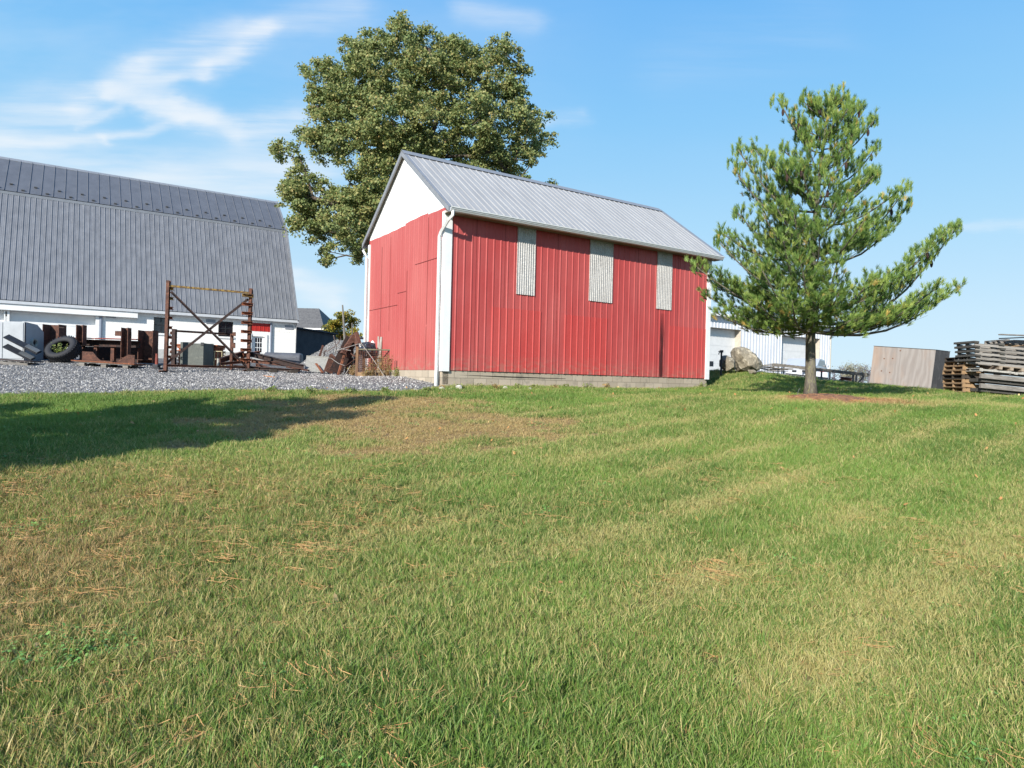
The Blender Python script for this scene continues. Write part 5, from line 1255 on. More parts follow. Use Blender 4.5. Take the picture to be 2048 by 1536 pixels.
# ---- stool frame
st_ = thing('metal_stool', foot(439, 24.6), 'small cream tube stool frame beside the orange pans', 'stool'); CR_ = mat('cream_paint', '#c9bd98', '#b5a985', 5, .6)
hs2 = P(438, 703, 24.6).z - st_.location.z; w2 = .15
for sx in (-1, 1):
    for sy in (-1, 1): MB().tube([(sx * w2, sy * w2, 0), (sx * w2 * .9, sy * w2 * .9, hs2)], .014, 6).build('leg', CR_, st_)
m_ = MB()
for zz in (hs2, hs2 * .55):
    for sx in (-1, 1): m_.bar((sx * w2, -w2, zz), (sx * w2, w2, zz), .024).bar((-w2, sx * w2, zz), (w2, sx * w2, zz), .024)
m_.build('rail', CR_, st_)
pst = wt_('short_post', 436, 22.9, 'short white-topped stub post in front of the stool', 'post'); MB().tube([(0, 0, 0), (0, 0, P(436, 717, 22.9).z - pst.location.z)], .04, 8).build('stub', mat('weathered_white', '#c2bfb6', '#a5a29a', 6, .7), pst)
# ---- steel beams
BM = [((437, 722), 23.2, (488, 706), 24.6, .14, .16, RUST, 'rusty beam rising from the stool towards the rack post'),
 ((505, 709), 24.6, (607, 735), 22.0, .16, .17, RUST_DK, 'long dark steel beam sloping down to the grey panel'),
 ((440, 728), 22.9, (482, 724), 23.4, .12, .10, RUST, 'short reddish beam lying low behind the rack foot'),
 ((484, 712), 24.4, (520, 706), 25.2, .14, .16, RUST_OR, 'bright orange beam end resting across the rack'),
 ((462, 716), 23.9, (494, 724), 23.5, .14, .14, RUST_OR, 'orange rusted beam between the stand and the rack post'),
 ((506, 722), 24.0, (590, 731), 22.8, .14, .12, RUST, 'brown beam lying under the long dark beam'),
 ((470, 733), 23.0, (560, 739), 22.4, .16, .10, RUST_DK, 'flat dark beam on the stones right of the rack'),
 ((520, 737), 22.6, (600, 741), 21.9, .14, .09, RUST_DK, 'lowest dark beam in the pile near the grey panel'),
 ((575, 734), 22.4, (618, 741), 21.8, .10, .05, RUST, 'rusty toothed bar at the end of the beam pile'),
 ((515, 730), 23.3, (548, 741), 22.5, .12, .10, RUST, 'stubby brown beam crossing beneath the pile')]
for a, ya, c, yc, w_, h_, mt_, lb in BM:
    A_, B_ = P(*a, ya), P(*c, yc); t = thing('steel_beam', Vector(((A_.x + B_.x) / 2, (A_.y + B_.y) / 2, g((A_.x + B_.x) / 2, (A_.y + B_.y) / 2))), lb, 'beam', 'rusty beams piled on the stones')
    MB().ibeam(A_, B_, w_, h_, .016).build('flanged_bar', mt_, t, world=True)
    MB().bar(A_.lerp(B_, .01) , A_, w_ * 1.1, h_ * 1.15).build('end_plate', mt_, t, world=True)
# dunnage under the beams
for px_, Yb, lb in ((500, 23.0, 'dark timber block under the beam pile near the rack'), (545, 22.7, 'dark timber block under the middle of the beam pile'), (585, 22.2, 'dark timber block under the low end of the beams')):
    q = foot(px_, Yb); t = thing('timber_block', q, lb, 'timber', 'blocks under the beams'); MB().box(-.12, .12, -.7, .7, 0, .13).build('sleeper', mat('dark_wood', '#4a423a', '#37302a', 5, .9, 0, .4), t, bevel=.01)
    t.rotation_euler = (0, 0, .4)
# grey culvert / trough
A_ = P(531, 715, 31); B_ = P(600, 719, 31); tk = thing('steel_trough', Vector(((A_.x + B_.x) / 2, 31, g((A_.x + B_.x) / 2, 31))), 'long dark grey trough with rounded end at the foot of the white wall', 'trough')
hT = P(565, 705.5, 31).z - tk.location.z; hl = (B_.x - A_.x) / 2
m_ = MB(); m_.extr([(-.5, 0), (.5, 0), (.5, hT - .12), (.38, hT), (-.38, hT), (-.5, hT - .12)], (-hl, 0, 0), (hl, .3, 0)); m_.build('body', mat('trough_grey', '#5d6069', '#50535b', 3, .6), tk, bevel=.08)
MB().box(-hl, hl, -.56, -.51, hT - .25, hT - .2).build('rib', mat('trough_grey', '#5d6069'), tk)
# ---- gravel pile
pc0 = Vector((P(692, 700, 30.5).x, 30.5, 0)); pc0.z = g(pc0.x, pc0.y); ph = P(690, 667, 30.5).z - pc0.z
N_ = 70; V = []; Fq = []; sp_ = 4.2
for i in range(N_ + 1):
    for j in range(N_ + 1):
        x = (i / N_ * 2 - 1) * sp_; y = (j / N_ * 2 - 1) * sp_; r = math.hypot(x * (1.0 if x < 0 else .8), y * .9); tz0 = g(pc0.x + x, pc0.y + y) - pc0.z
        h = max(0, ph - r * .70) if r > .5 else ph - .35 - (.5 - r) * .05 + 0 * r
        h = min(h, ph - .25 * math.exp(-(r / .9) ** 2)); h += (float(fbm(np.array([x * 1.5 + 9]), np.array([y * 1.5]), 4)[0]) - .5) * .35 * min(1, h * 2)
        V.append((x, y, tz0 + h - .03)); 
for i in range(N_):
    for j in range(N_): a = i * (N_ + 1) + j; Fq.append((a, a + N_ + 1, a + N_ + 2, a + 1))
pile = npmesh('gravel_pile', np.array(V) + np.array(pc0), np.array(Fq), GRAV, attrs={'dens': [90.0 if abs(math.hypot(v[0], v[1])) < 3.2 else 0 for v in V]}); tag(pile, 'tall heap of pale crushed stone between the two barns', 'stone heap', kind='stuff')
pst2 = pile.copy(); pst2.data = pile.data.copy(); pst2.name = 'pile_stones'; COL.objects.link(pst2); pst2['label'] = 'loose stones covering the stone heap'; pst2['category'] = 'stones'; scatter(pst2, pc, 'dens', None, .6, 1.5, 5, 3.1)
# ---- grey sheet panel
gp = thing('sheet_panel', foot(634, 22.3), 'plain pale grey sheet panel standing against the scrap', 'panel')
a, bq, c, d = P(613, 712, 22.5), P(658, 714.5, 22.5), P(654, 746, 22.1), P(609, 741, 22.1); o_ = Vector((0, .03, 0)); m_ = MB(); m_.poly([a, bq, c, d]).poly([a + o_, bq + o_, c + o_, d + o_])
for p_, q_ in ((a, bq), (bq, c), (c, d), (d, a)): m_.quad(p_, q_, q_ + o_, p_ + o_)
m_.build('sheet', mat('panel_grey', '#97968f', '#8b8a84', 2, .6), gp, world=True)
MB().bar(a + Vector((0, -.008, .0)), bq + Vector((0, -.008, .0)), .03).build('edge_lip', mat('panel_grey', '#97968f'), gp, world=True)
# ---- scrap leaning between panel and mesh crate
sc_ = [('rusty trough leaning upright in the scrap heap', 'steel trough', [('web', (704, 676), (670, 746), .42, .02, RUST_DK), ('flange', (706, 672), (684, 708), .13, .30, RUST), ('flange', (711, 668), (717, 690), .13, .2, RUST)]),
       ('thin orange angle iron propped in front of the trough', 'angle iron', [('bar', (688, 711), (676, 750), .06, .06, RUST_OR)]),
       ('tapering rusty plate lying by the grey panel', 'steel plate', [('plate', (668, 712), (656, 745), .30, .04, RUST)]),
       ('short orange strip propped on the grey panel', 'steel strip', [('bar', (632, 727), (645, 745), .07, .03, RUST_OR)]),
       ('red-brown pipe stuck upright in the stone heap', 'pipe', [('bar', (646, 691), (639, 713), .07, .07, RUST)]),
       ('thin rusty rod pointing left from the scrap', 'rod', [('bar', (663, 708), (672, 717), .03, .03, RUST)]),
       ('dark upright channel at the back of the scrap', 'channel', [('web', (700, 700), (697, 749), .25, .03, RUST_DK), ('flange', (712, 704), (706, 749), .04, .12, RUST_DK)]),
       ('black bar sticking out past the barn corner', 'bar', [('bar', (714, 676), (731, 677), .05, .05, DARKST)])]
for i, (lb, ct, parts_) in enumerate(sc_):
    Yq = [21.6, 21.1, 21.9, 21.9, 27.8, 21.6, 21.9, 23.0][i]; t = thing(ct.replace(' ', '_'), foot(parts_[0][2][0], Yq), lb, ct)
    for (nm, a, c, w_, h_, mt_) in parts_: MB().bar(P(*a, Yq + .25), P(*c, Yq), w_, h_, up=(.5, -.6, .2)).build(nm, mt_, t, world=True)
# bent rods tangled in the scrap
random.seed(77)
for i in range(12):
    px_, py_, Yq = random.uniform(652, 718), random.uniform(700, 746), random.uniform(21.0, 22.2); a = P(px_, py_, Yq); pts = [a]
    dr = Vector((random.uniform(-1, 1), random.uniform(-.4, .4), random.uniform(-.2, 1.0))).normalized()
    for k in range(5): dr = (dr + Vector((random.gauss(0, .35), random.gauss(0, .2), random.gauss(0, .3)))).normalized(); pts.append(pts[-1] + dr * random.uniform(.08, .2))
    t = thing('bent_rod', a, 'thin bent rusty rod tangled in the scrap beside the mesh crate', 'rod', 'bent rods in the scrap'); MB().tube(pts, random.uniform(.008, .018), 5).build('shaft', RUST if i % 3 else mat('pale_rod', '#a39e98', '#8c8781', 5, .6), t, world=True)
# ---- mesh crate
mc = thing('mesh_crate', foot(750, 20.6), 'rusty wire mesh crate on wooden boards against the red gable', 'crate')
Yc = 20.35; xl, xr = P(714, 725, Yc).x, P(786, 725, Yc).x; zg = g((xl + xr) / 2, Yc); zt_ = P(750, 698, Yc).z; Yk = Yc + .95
for (x, y, dz_) in ((xl, Yc, .06), (xr, Yc, .10), (xl, Yk, .04), (xr, Yk, .04)): MB().box(x - .04, x + .04, y - .03, y + .03, zg - .05, zt_ + dz_).build('post', mat('crate_wood', '#8a6a4e', '#6d5340', 4, .9, 0, .4, stretch=(5, 5, .7)), mc, world=True)
def wmesh(p0, ux, w_, zb_, zt_, n1, n2, nm='wire_mesh', mt_=RUST, par=None, r=.008):
    m_ = MB()
    for i in range(n1 + 1): q = p0 + ux * (w_ * i / n1); m_.bar((q.x, q.y, zb_), (q.x, q.y, zt_), r)
    for j in range(n2 + 1): z = zb_ + (zt_ - zb_) * j / n2; a = p0 + Vector((0, -.006, 0)); e = a + ux * w_; m_.bar((a.x, a.y, z), (e.x, e.y, z), r)
    return m_.build(nm, mt_, par, world=True)
wmesh(Vector((xl + .04, Yc, 0)), Vector((1, 0, 0)), xr - xl - .08, zg + .16, zt_ - .04, 16, 11, par=mc)
wmesh(Vector((xl + .04, Yk, 0)), Vector((1, 0, 0)), xr - xl - .08, zg + .16, zt_ - .04, 16, 11, par=mc)
wmesh(Vector((xl, Yc + .03, 0)), Vector((0, 1, 0)), .88, zg + .16, zt_ - .04, 12, 11, par=mc)
wmesh(Vector((xr, Yc + .03, 0)), Vector((0, 1, 0)), .88, zg + .16, zt_ - .04, 12, 11, par=mc)
for yy in (Yc, Yk):
    MB().box(xl + .041, xr - .041, yy - .035, yy - .01, zg + .02, zg + .15).build('base_board', WOODW, mc, world=True); MB().box(xl + .041, xr - .041, yy - .03, yy + .02, zt_ - .04, zt_ + .0).build('top_rail', mat('dull_green_wood', '#7b7a63', '#6a5f4c', 6, .9), mc, world=True)
m2 = thing('wire_screen', foot(803, 19.9), 'low dark-red wire panel between the crate and the block foundation', 'wire panel')
a = P(790, 722, 19.9); c = P(815, 722, 19.75); zg2 = g(c.x, 19.8); wmesh(Vector((a.x, 19.85, 0)), Vector((1, 0, 0)), c.x - a.x, zg2 + .03, a.z, 6, 8, mt_=RUST_DK, par=m2, r=.010)
MB().box(c.x - .0, c.x + .03, 19.8, 19.86, zg2 - .05, a.z + .05).build('post', DARKST, m2, world=True)
for i, (px0, y0, px1, y1, r_, lb) in enumerate([(757, 673, 757, 722, .035, 'thinner grey split log standing in the mesh crate'), (763, 674, 759, 722, .045, 'thicker grey split log standing in the mesh crate')]):
    t = thing('split_log', P(px1, y1, Yc + .45), lb, 'log', 'logs in the mesh crate'); b_ = P(px1, y1, Yc + .45); tp_ = P(px0, y0, Yc + .5); MB().tube([Vector((b_.x, b_.y, zg + .02)), b_, b_.lerp(tp_, .6), tp_], [r_, r_, r_, r_ * .8], 7).build('shaft', mat('bleached_wood', '#b9b5ac', '#96928a', 4, .9, 0, .4, stretch=(4, 4, .6)), t, world=True)
q = P(712, 703, 21.1); hoop = thing('tyre_hoop', Vector((q.x, q.y, g(q.x, q.y))), 'rusty bent hoop hooked on the corner of the crate', 'hoop'); pts = []
for k in range(15):
    t = math.radians(-160 + 200 * k / 14); pts.append(q + Vector((math.cos(t) * .17, .03 * k / 14, math.sin(t) * .15)))
MB().tube(pts, .025, 6).build('ring', RUST, hoop, world=True)
for a, c, Yq, lb in (((722, 686), (772, 757), 19.95, 'long thin pale rod leaning across the mesh crate'), ((724, 686), (672, 702), 20.3, 'thin pale rod reaching left over the scrap'), ((701, 731), (688, 753), 20.4, 'short thin rod standing left of the crate post')):
    A_, B_ = P(*a, Yq + .15), P(*c, Yq); t = thing('thin_rod', B_, lb, 'rod', 'pale rods on the scrap heap'); MB().tube([A_, A_.lerp(B_, .5) + Vector((.01, 0, .01)), B_], .011, 6).build('shaft', mat('pale_rod', '#a39e98', '#8c8781', 5, .6), t, world=True)
bgp = P(727, 693, Yc + .4); bag = thing('plastic_bag', Vector((bgp.x, bgp.y, zg + .2)), 'dark crumpled plastic bag stuffed in the mesh crate', 'bag'); bm = bmesh.new(); bmesh.ops.create_icosphere(bm, subdivisions=3, radius=1)
for v in bm.verts:
    nz = mnoise.noise(v.co * 3.1); v.co = Vector((v.co.x * .30, v.co.y * .24, v.co.z * .24)) * (1 + .35 * nz)
me = bpy.data.meshes.new('sack'); bm.to_mesh(me); bm.free(); me.materials.append(mat('black_plastic', '#3b3f4a', '#24262d', 6, .25, 0, .6)); o = bpy.data.objects.new('sack', me); COL.objects.link(o); o.parent = bag; o.location = (.12, 0, bgp.z - zg - .30)
cpq = P(745, 688, Yc + .5); cup = thing('white_jug', cpq, 'white plastic jug on top of the mesh crate', 'jug'); MB().tube([(0, 0, -.09), (0, 0, .03), (.01, 0, .07), (.02, 0, .10)], [.09, .09, .045, .03], 10).build('body', WHITE, cup)
for i, (px_, Yq, hh_, sp2, lb) in enumerate(((745, 20.15, .55, .28, 'dry brown weed in front of the crate post'), (760, 20.1, .85, .32, 'tallest dry weed in front of the mesh crate'), (775, 20.1, .75, .30, 'dry weed at the right end of the mesh crate'), (733, 20.15, .35, .25, 'low dry weed at the foot of the mesh crate'), (792, 19.7, .40, .28, 'green and brown weed by the low red panel'), (706, 20.9, .4, .25, 'dry weed between the scrap and the crate'))):
    plant('dry_weed', foot(px_, Yq), 16, hh_, sp2, lb, DRYW if i != 4 else WEED, nl=10, leafsz=.03, stemm=mat('dry_stem', '#a58a63', '#86704f', 6, .9), group='dry weeds by the mesh crate')
for i, (px_, y0, y1, Yq, r_, lb) in enumerate(((688, 610, 700, 26.0, .045, 'tall weathered grey pole rising above the scrap'), (701, 646, 700, 25.5, .03, 'shorter dark pole beside the tall grey pole'))):
    b_ = foot(px_ + 4, Yq); t = thing('wooden_pole', b_, lb, 'pole', 'poles behind the scrap'); tp_ = P(px_ - 3 + (6 if i else 0), y0, Yq); MB().tube([b_, b_.lerp(tp_, .5) + Vector((.02, 0, 0)), tp_], [r_ * 1.4, r_ * 1.1, r_ * .6], 8).build('shaft', mat('pole_wood', '#8d887f', '#5e5a55', 5, .9, 0, .4, stretch=(5, 5, .5)), t, world=True)
# pipes left on the gravel
pp = thing('plastic_pipe', Gp(520, 770, .04), 'thin white plastic pipe lying bent on the gravel', 'pipe')
MB().tube([Gp(497, 760, .05), Gp(520, 768, .04), Gp(538, 777, .05)], .012, 6).build('long_run', mat('pvc', '#dcd8cf', '#c9c4ba', 5, .5), pp, world=True)
MB().tube([Gp(538, 777, .05), Gp(543, 768, .12), Gp(548, 757, .15)], .012, 6).build('short_run', mat('pvc', '#dcd8cf'), pp, world=True)
rd = thing('marker_stake', Gp(537, 757, .04), 'thin orange stake lying beside the white pipe', 'stake'); MB().bar(Gp(527, 755, .05), Gp(549, 758, .06), .025).build('shaft', mat('orange_stake', '#c98e62', '#b57d55', 5, .6), rd, world=True)
# rubble at the corner
for i, (px_, py_, s_, lb) in enumerate(((919, 780, .10, 'white stone below the downspout corner'), (884, 780, .07, 'small pale stone right at the barn corner'), (902, 781, .05, 'tiny pale stone beside the white one'), (1010, 779, .07, 'pale stone at the foot of the footing'), (1060, 780, .05, 'little stone along the barn footing'))):
    q = Gp(px_, py_); bm = bmesh.new(); bmesh.ops.create_icosphere(bm, subdivisions=2, radius=s_)
    for v in bm.verts: v.co *= 1 + .5 * mnoise.noise(v.co * 14 + Vector((i * 3, 0, 0))); v.co.z *= .8
    me = bpy.data.meshes.new('stone'); bm.to_mesh(me); bm.free(); me.materials.append(mat('pale_stone', '#cfc9bf', '#b0a99d', 9, .9, 0, .3)); o = bpy.data.objects.new('stone', me); COL.objects.link(o); o.location = q + Vector((0, 0, s_ * .5)); tag(o, lb, 'stone', 'stones at the barn footing')
for i in range(15):
    px_ = 890 + i * 36 + random.uniform(-10, 10); q = Gp(px_, 779 - (i > 9) * 2)
    plant('foot_weed', q, 8, random.uniform(.08, .2), .2, 'low weed growing along the foot of the red barn', WEED if i % 3 else DRYW, nl=9, leafsz=.04, group='weeds along the barn footing')
for i, (px_, py_) in enumerate(((620, 789), (700, 788), (545, 785), (770, 786), (850, 785))):
    plant('edge_weed', Gp(px_, py_), 9, .12, .16, 'low green weed at the edge of the gravel', WEED, nl=12, leafsz=.045, group='weeds at the gravel edge')

# ================================================================ right side
bx = thing('plywood_crate', (12.66, 20.0, g(12.6, 20.2)), 'large weathered plywood crate leaning on the slope beyond the pine', 'crate')
KS = 1.215; fl, frp = P(1738, 770, 21.4 * KS), P(1861, 782, 20.0 * KS); dv = Vector((frp.x - fl.x, frp.y - fl.y, 0)); W_ = dv.length; rz_ = math.atan2(dv.y, dv.x)
zf = g(frp.x, frp.y); zl = g(fl.x, fl.y)
bx.location = (frp.x, frp.y, P(1858, 782, 20.0 * KS).z); slope_ = math.atan2(P(1738, 769, 21.4 * KS).z - bx.location.z, W_)
bx.rotation_euler = (0, 0, 0); R_ = Matrix.Rotation(rz_, 3, 'Z') @ Matrix.Rotation(slope_, 3, 'Y'); bx.rotation_euler = R_.to_euler()
m, n, b = newmat('plywood')
v = n.coords('Object', (2.2, 2.2, .55)); wv_ = n.node('ShaderNodeTexWave', wave_type='BANDS', bands_direction='X'); n.put(wv_.inputs['Vector'], v); wv_.inputs['Scale'].default_value = .7; wv_.inputs['Distortion'].default_value = 22; wv_.inputs['Detail'].default_value = 4; wv_.inputs['Detail Scale'].default_value = .8
f = n.noise(n.coords('Object', (1, 1, .4)), 1.3, 5, .6); fs = n.noise(n.coords('Object', (12, 12, .7)), 2, 5, .7)
col = n.mix(wv_.outputs['Fac'], lin('#8a837e'), lin('#97918c')); col = n.mix(n.mrange(f, .48, .68, 0, .6), col, lin('#a68d7a')); col = n.mix(n.mrange(fs, .5, .75, 0, .5), col, lin('#80746c'))
col = n.mix(n.mrange(n.noise(n.coords('Object', (1, 1, 1.5)), 4, 3, .6), .68, .76, 0, .6), col, lin('#8d5f48'))
n.put(b.inputs['Base Color'], col); b.inputs['Roughness'].default_value = .85; n.put(b.inputs['Normal'], n.bump(fs, .2, .01)); PLY = m
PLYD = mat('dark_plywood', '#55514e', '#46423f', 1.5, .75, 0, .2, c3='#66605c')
Hh = 1.24 * KS; Dd = 1.15 * KS; tp2 = -.03
m_ = MB(); m_.box(-W_, 0, -.002, .018, .07, Hh); m_.build('front_panel', PLY, bx)
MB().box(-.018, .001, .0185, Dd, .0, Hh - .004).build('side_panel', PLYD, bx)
MB().box(-W_, -.0185, Dd - .02, Dd, .07, Hh - .003).box(-W_ + .001, -W_ + .019, .0185, Dd - .0205, .07, Hh - .003).build('rear_panel', PLY, bx)
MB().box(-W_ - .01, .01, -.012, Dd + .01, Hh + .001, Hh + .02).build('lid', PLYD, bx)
for xx in (-W_ + .02, -W_ * .62, -W_ * .33, -.12): MB().box(xx, xx + .09, .02, Dd - .03, -.06, .068).build('runner', WOODW, bx)
for (x, z) in ((-W_ * .8, Hh * .70), (-W_ * .66, Hh * .72), (-W_ * .82, Hh * .38), (-W_ * .68, Hh * .36), (-W_ * .55, Hh * .93)):
    m_ = MB(); m_.tube([(x, -.002, z), (x, -.0035, z)], [.028, .022], 10); m_.build('knot', mat('knot', '#6b4a38', '#7a5642', 20, .8), bx)
# pallet stacks on the slope
tilt = math.radians(4.2)
def stack(cx, cy, n_, w_, d_, labs, mts, grp, h=.135, z0_=0.0, rz=0.0, jit=.05, nb=6):
    for k in range(n_):
        z = z0_ + k * (h + .006); q = Vector((cx + math.sin(tilt) * z + random.uniform(-jit, jit), cy + random.uniform(-jit, jit), z + g(cx, cy) + .03 * 1))
        pallet('wooden_pallet', w_ * random.uniform(.97, 1.02), d_, labs(k), h=h, mt=mts[k % len(mts)], nb=nb, group=grp, loc=q, rot=(0, tilt, rz + random.uniform(-.02, .02)))
ordn = ['lowest', 'second', 'third', 'fourth', 'fifth', 'sixth', 'seventh', 'eighth']
q = foot(1919, 21.0, 786)
stack(q.x + .22, q.y + .2, 8, .72, .95, lambda k: ['lowest warm-coloured pallet right beside the plywood crate', 'second pallet up in the short stack by the plywood crate', 'third pallet up in the short stack by the plywood crate', 'fourth pallet up in the short stack by the plywood crate', 'fifth pallet up in the short stack by the plywood crate', 'sixth pallet up in the short stack by the plywood crate', 'dark seventh pallet in the short stack by the crate', 'grey top pallet of the short stack by the crate'][k], [WOODW, WOODW, WOODW, mat('dark_wood', '#4a423a')], 'pallets in the short stack', h=.132, jit=.05)
q = foot(2010, 20.3, 790); bxx = q.x + .05; byy = q.y + .25
for k, (zq, lb) in enumerate(((.03, 'lower grey timber frame at the bottom of the tall stack'), (.33, 'upper grey timber frame in the tall stack'))):
    t = thing('timber_skid', Vector((bxx + .2, byy, g(bxx, byy) + zq)), lb, 'timber frame', 'grey timber frames under the pallets', ry=tilt)
    for yy in (-.45, .35): MB().box(-1.15, 1.5, yy, yy + .09, .12, .26).build('beam', WOODG, t, bevel=.006)
    MB().box(-1.05, 1.5, -.34, .34, .02, .12).build('deck', mat('shaded_grey_wood', '#56544f', '#45433f', 3, .9, 0, .4, stretch=(.5, 6, 6)), t)  # same shade-darkened wood fills the dark gap between the beams
    m_ = MB()
    for i in range(7): m_.tube([(-.9 + i * .36, -.342, .075), (-.9 + i * .36, -.348, .075)], .014, 6)
    m_.build('bolt_heads', GALV, t)
stack(bxx + .1, byy, 1, 2.3, .9, lambda k: 'light bleached long pallet lying on the timber frames', [mat('bleached_wood', '#b9b5ac')], 'pallets in the tall stack', h=.10, z0_=.63)
t = thing('block_pallet', Vector((bxx + .55, byy, g(bxx, byy) + .745)), 'pale block pallet between the planks and the grey pallets', 'pallet', ry=tilt)
BWD = mat('block_wood', '#a59684', '#8b7c6c', 4, .9, 0, .3)
MB().box(-.95, 1.2, -.42, .42, .085, .108).build('top_deck', BWD, t)
for i in range(7): MB().box(-.93 + i * .34, -.83 + i * .34, -.42, .42, .0, .084).build('block', BWD, t)
GW2 = mat('grey_wood_b', '#a09b94', '#827d77', 3, .9, 0, .5, stretch=(.5, 6, 6)); GW_SHADE = mat('shaded_grey_wood', '#56544f')  # second wood is darker: shade on the recessed cross boards put into its colour
for k in range(5):
    z = .865 + k * .137; t = thing('long_pallet', Vector((bxx - .05 + math.sin(tilt) * z + random.uniform(-.03, .03), byy + .05 + random.uniform(-.03, .03), z + g(bxx, byy) + .03)), ['lowest of the five long grey pallets on the tall stack', 'second of the five long grey pallets on the tall stack', 'middle one of the five long grey pallets on the tall stack', 'fourth of the five long grey pallets on the tall stack', 'topmost of the five long grey pallets on the tall stack'][k], 'pallet', 'long grey pallets on the tall stack', ry=tilt, rz=random.uniform(-.015, .015))
    for yy in (-.42, -.02, .38): MB().box(-1.12, 1.3, yy, yy + .04, 0, .072).build('runner', [GW2, WOODG][k % 2], t, bevel=.003)
    for xx in (-1.18, -.40, .38, 1.16): MB().box(xx + random.uniform(-.02, .02), xx + .15, -.47 + random.uniform(-.02, .02), .47, .073, .135).build('cross_board', GW_SHADE, t)
stack(bxx + 1.3, byy + 1.3, 7, 1.3, 1.0, lambda k: ordn[k] + ' pallet of the rear stack at the right edge', [WOODG, WOODW], 'pallets in the rear stack', h=.14, z0_=.75, jit=.06)
for a, c, lb in (((2000, 669), (2075, 672), 'thin grey board sticking out highest from the rear stack'), ((2001, 677), (2070, 674), 'dark pipe sticking out just below the highest board'), ((2030, 681), (2080, 683), 'pale short board under the dark pipe')):
    A_, B_ = P(*a, 20.9), P(*c, 21.2); t = thing('loose_board', B_, lb, 'board', 'boards sticking out of the stack'); 
    MB().bar(A_, B_, .12, .035).build('plank', WOODG if 'dark' not in lb else DARKST, t, world=True)
# boulders
STONE = mat('boulder', '#9b927f', '#6f6758', 2.2, .95, 0, .9, c3='#c4bba6', bscale=7, bdist=.06, fine=.15)
def boulder(name, outline, Y, depth, label, seed):
    pts = [P(x, y, Y) for x, y in outline]; c_ = sum(pts, Vector()) / len(pts); bm = bmesh.new(); random.seed(seed); vs = []
    for s, dy in ((.55, -depth * .5), (.93, -depth * .25), (1.0, 0), (.9, depth * .3), (.5, depth * .55)):
        for p in pts: vs.append(bm.verts.new(((p.x - c_.x) * s + random.uniform(-.05, .05), dy + random.uniform(-.08, .08), (p.z - c_.z) * s + random.uniform(-.04, .04) * (s < 1))))
    bmesh.ops.convex_hull(bm, input=vs); bmesh.ops.triangulate(bm, faces=bm.faces[:])
    bmesh.ops.subdivide_edges(bm, edges=bm.edges[:], cuts=3, use_grid_fill=True)
    for v in bm.verts: v.co += v.co.normalized() * (mnoise.noise(v.co * 2.6) * .05 + mnoise.noise(v.co * 7) * .025 + abs(mnoise.noise(Vector((v.co.x * 6 + v.co.z * 3, v.co.y, v.co.z * 1.5)))) * .04)
    me = bpy.data.meshes.new(name); bm.to_mesh(me); bm.free(); me.materials.append(STONE); o = bpy.data.objects.new(name, me); COL.objects.link(o); o.location = c_; tag(o, label, 'boulder', 'boulders behind the barn'); return o
boulder('boulder', [(1463, 703), (1468, 695), (1480, 693), (1488, 696), (1508, 707), (1520, 722), (1523, 734), (1512, 744), (1492, 745), (1474, 741), (1466, 722)], 26.6, 1.0, 'big wedge-shaped grey boulder in front of the white barn', 3)
boulder('boulder', [(1442, 722), (1446, 713), (1453, 711), (1464, 718), (1469, 728), (1466, 739), (1450, 741), (1440, 732)], 26.2, .55, 'smaller pale boulder beside the black yard hydrant', 5)
boulder('boulder', [(1499, 741), (1508, 741), (1509, 747), (1500, 748)], 25.9, .2, 'little ochre stone at the foot of the big boulder', 6)
hy = thing('yard_hydrant', foot(1442, 25.6, 741), 'slim black yard hydrant between barn corner and boulders', 'hydrant'); hz = P(1442, 705, 25.6).z - hy.location.z
MB().tube([(0, 0, -.1), (0, 0, hz)], .035, 8).build('standpipe', DARKST, hy)
MB().box(-.05, .06, -.05, .05, hz, hz + .09).bar((.0, 0, hz + .07), (-.12, 0, hz + .03), .03).build('head', DARKST, hy)
MB().tube([(-.05, 0, hz + .02), (-.10, 0, hz - .03), (-.10, 0, hz - .08)], .02, 6).build('spout', GALV, hy)
sg2 = thing('curb_stop', Gp(1591, 0 + 797) if False else foot(1595, 16.3, 797), 'thin bent wire stuck in the mulch beside the pine trunk', 'wire')
MB().tube([sg2.location, sg2.location + Vector((.0, 0, .12)), sg2.location + Vector((.03, 0, .22)), sg2.location + Vector((.06, 0, .25))], .005, 5).build('wire', GALV, sg2, world=True)
# lumber heap right of the boulders
LG = mat('old_boards', '#8b857c', '#5f5a53', 4, .9, 0, .4, stretch=(.6, 5, 5), c3='#a09a90'); random.seed(21)
for i in range(16):
    y_ = 742 - i * .95; x0_, x1_ = 1518 + random.uniform(-3, 22), 1548 + random.uniform(-4, 40); Yq = 26.8 + random.uniform(-.3, .5)
    lb = ['lowest', 'second', 'third', 'fourth', 'fifth', 'sixth', 'seventh', 'eighth', 'ninth', 'tenth', 'eleventh', 'twelfth', 'thirteenth', 'fourteenth', 'fifteenth', 'topmost'][i] + ' weathered board of the lumber heap right of the big boulder'
    A_ = P(x0_, y_ + random.uniform(-.8, .8), Yq); B_ = P(x1_, y_ + 2.0 + random.uniform(-1.5, 1.5), Yq + random.uniform(-.8, .8)); t = thing('old_board', A_, lb, 'board', 'boards in the lumber heap'); MB().bar(A_, B_, .16, .022).build('plank', LG, t, world=True)
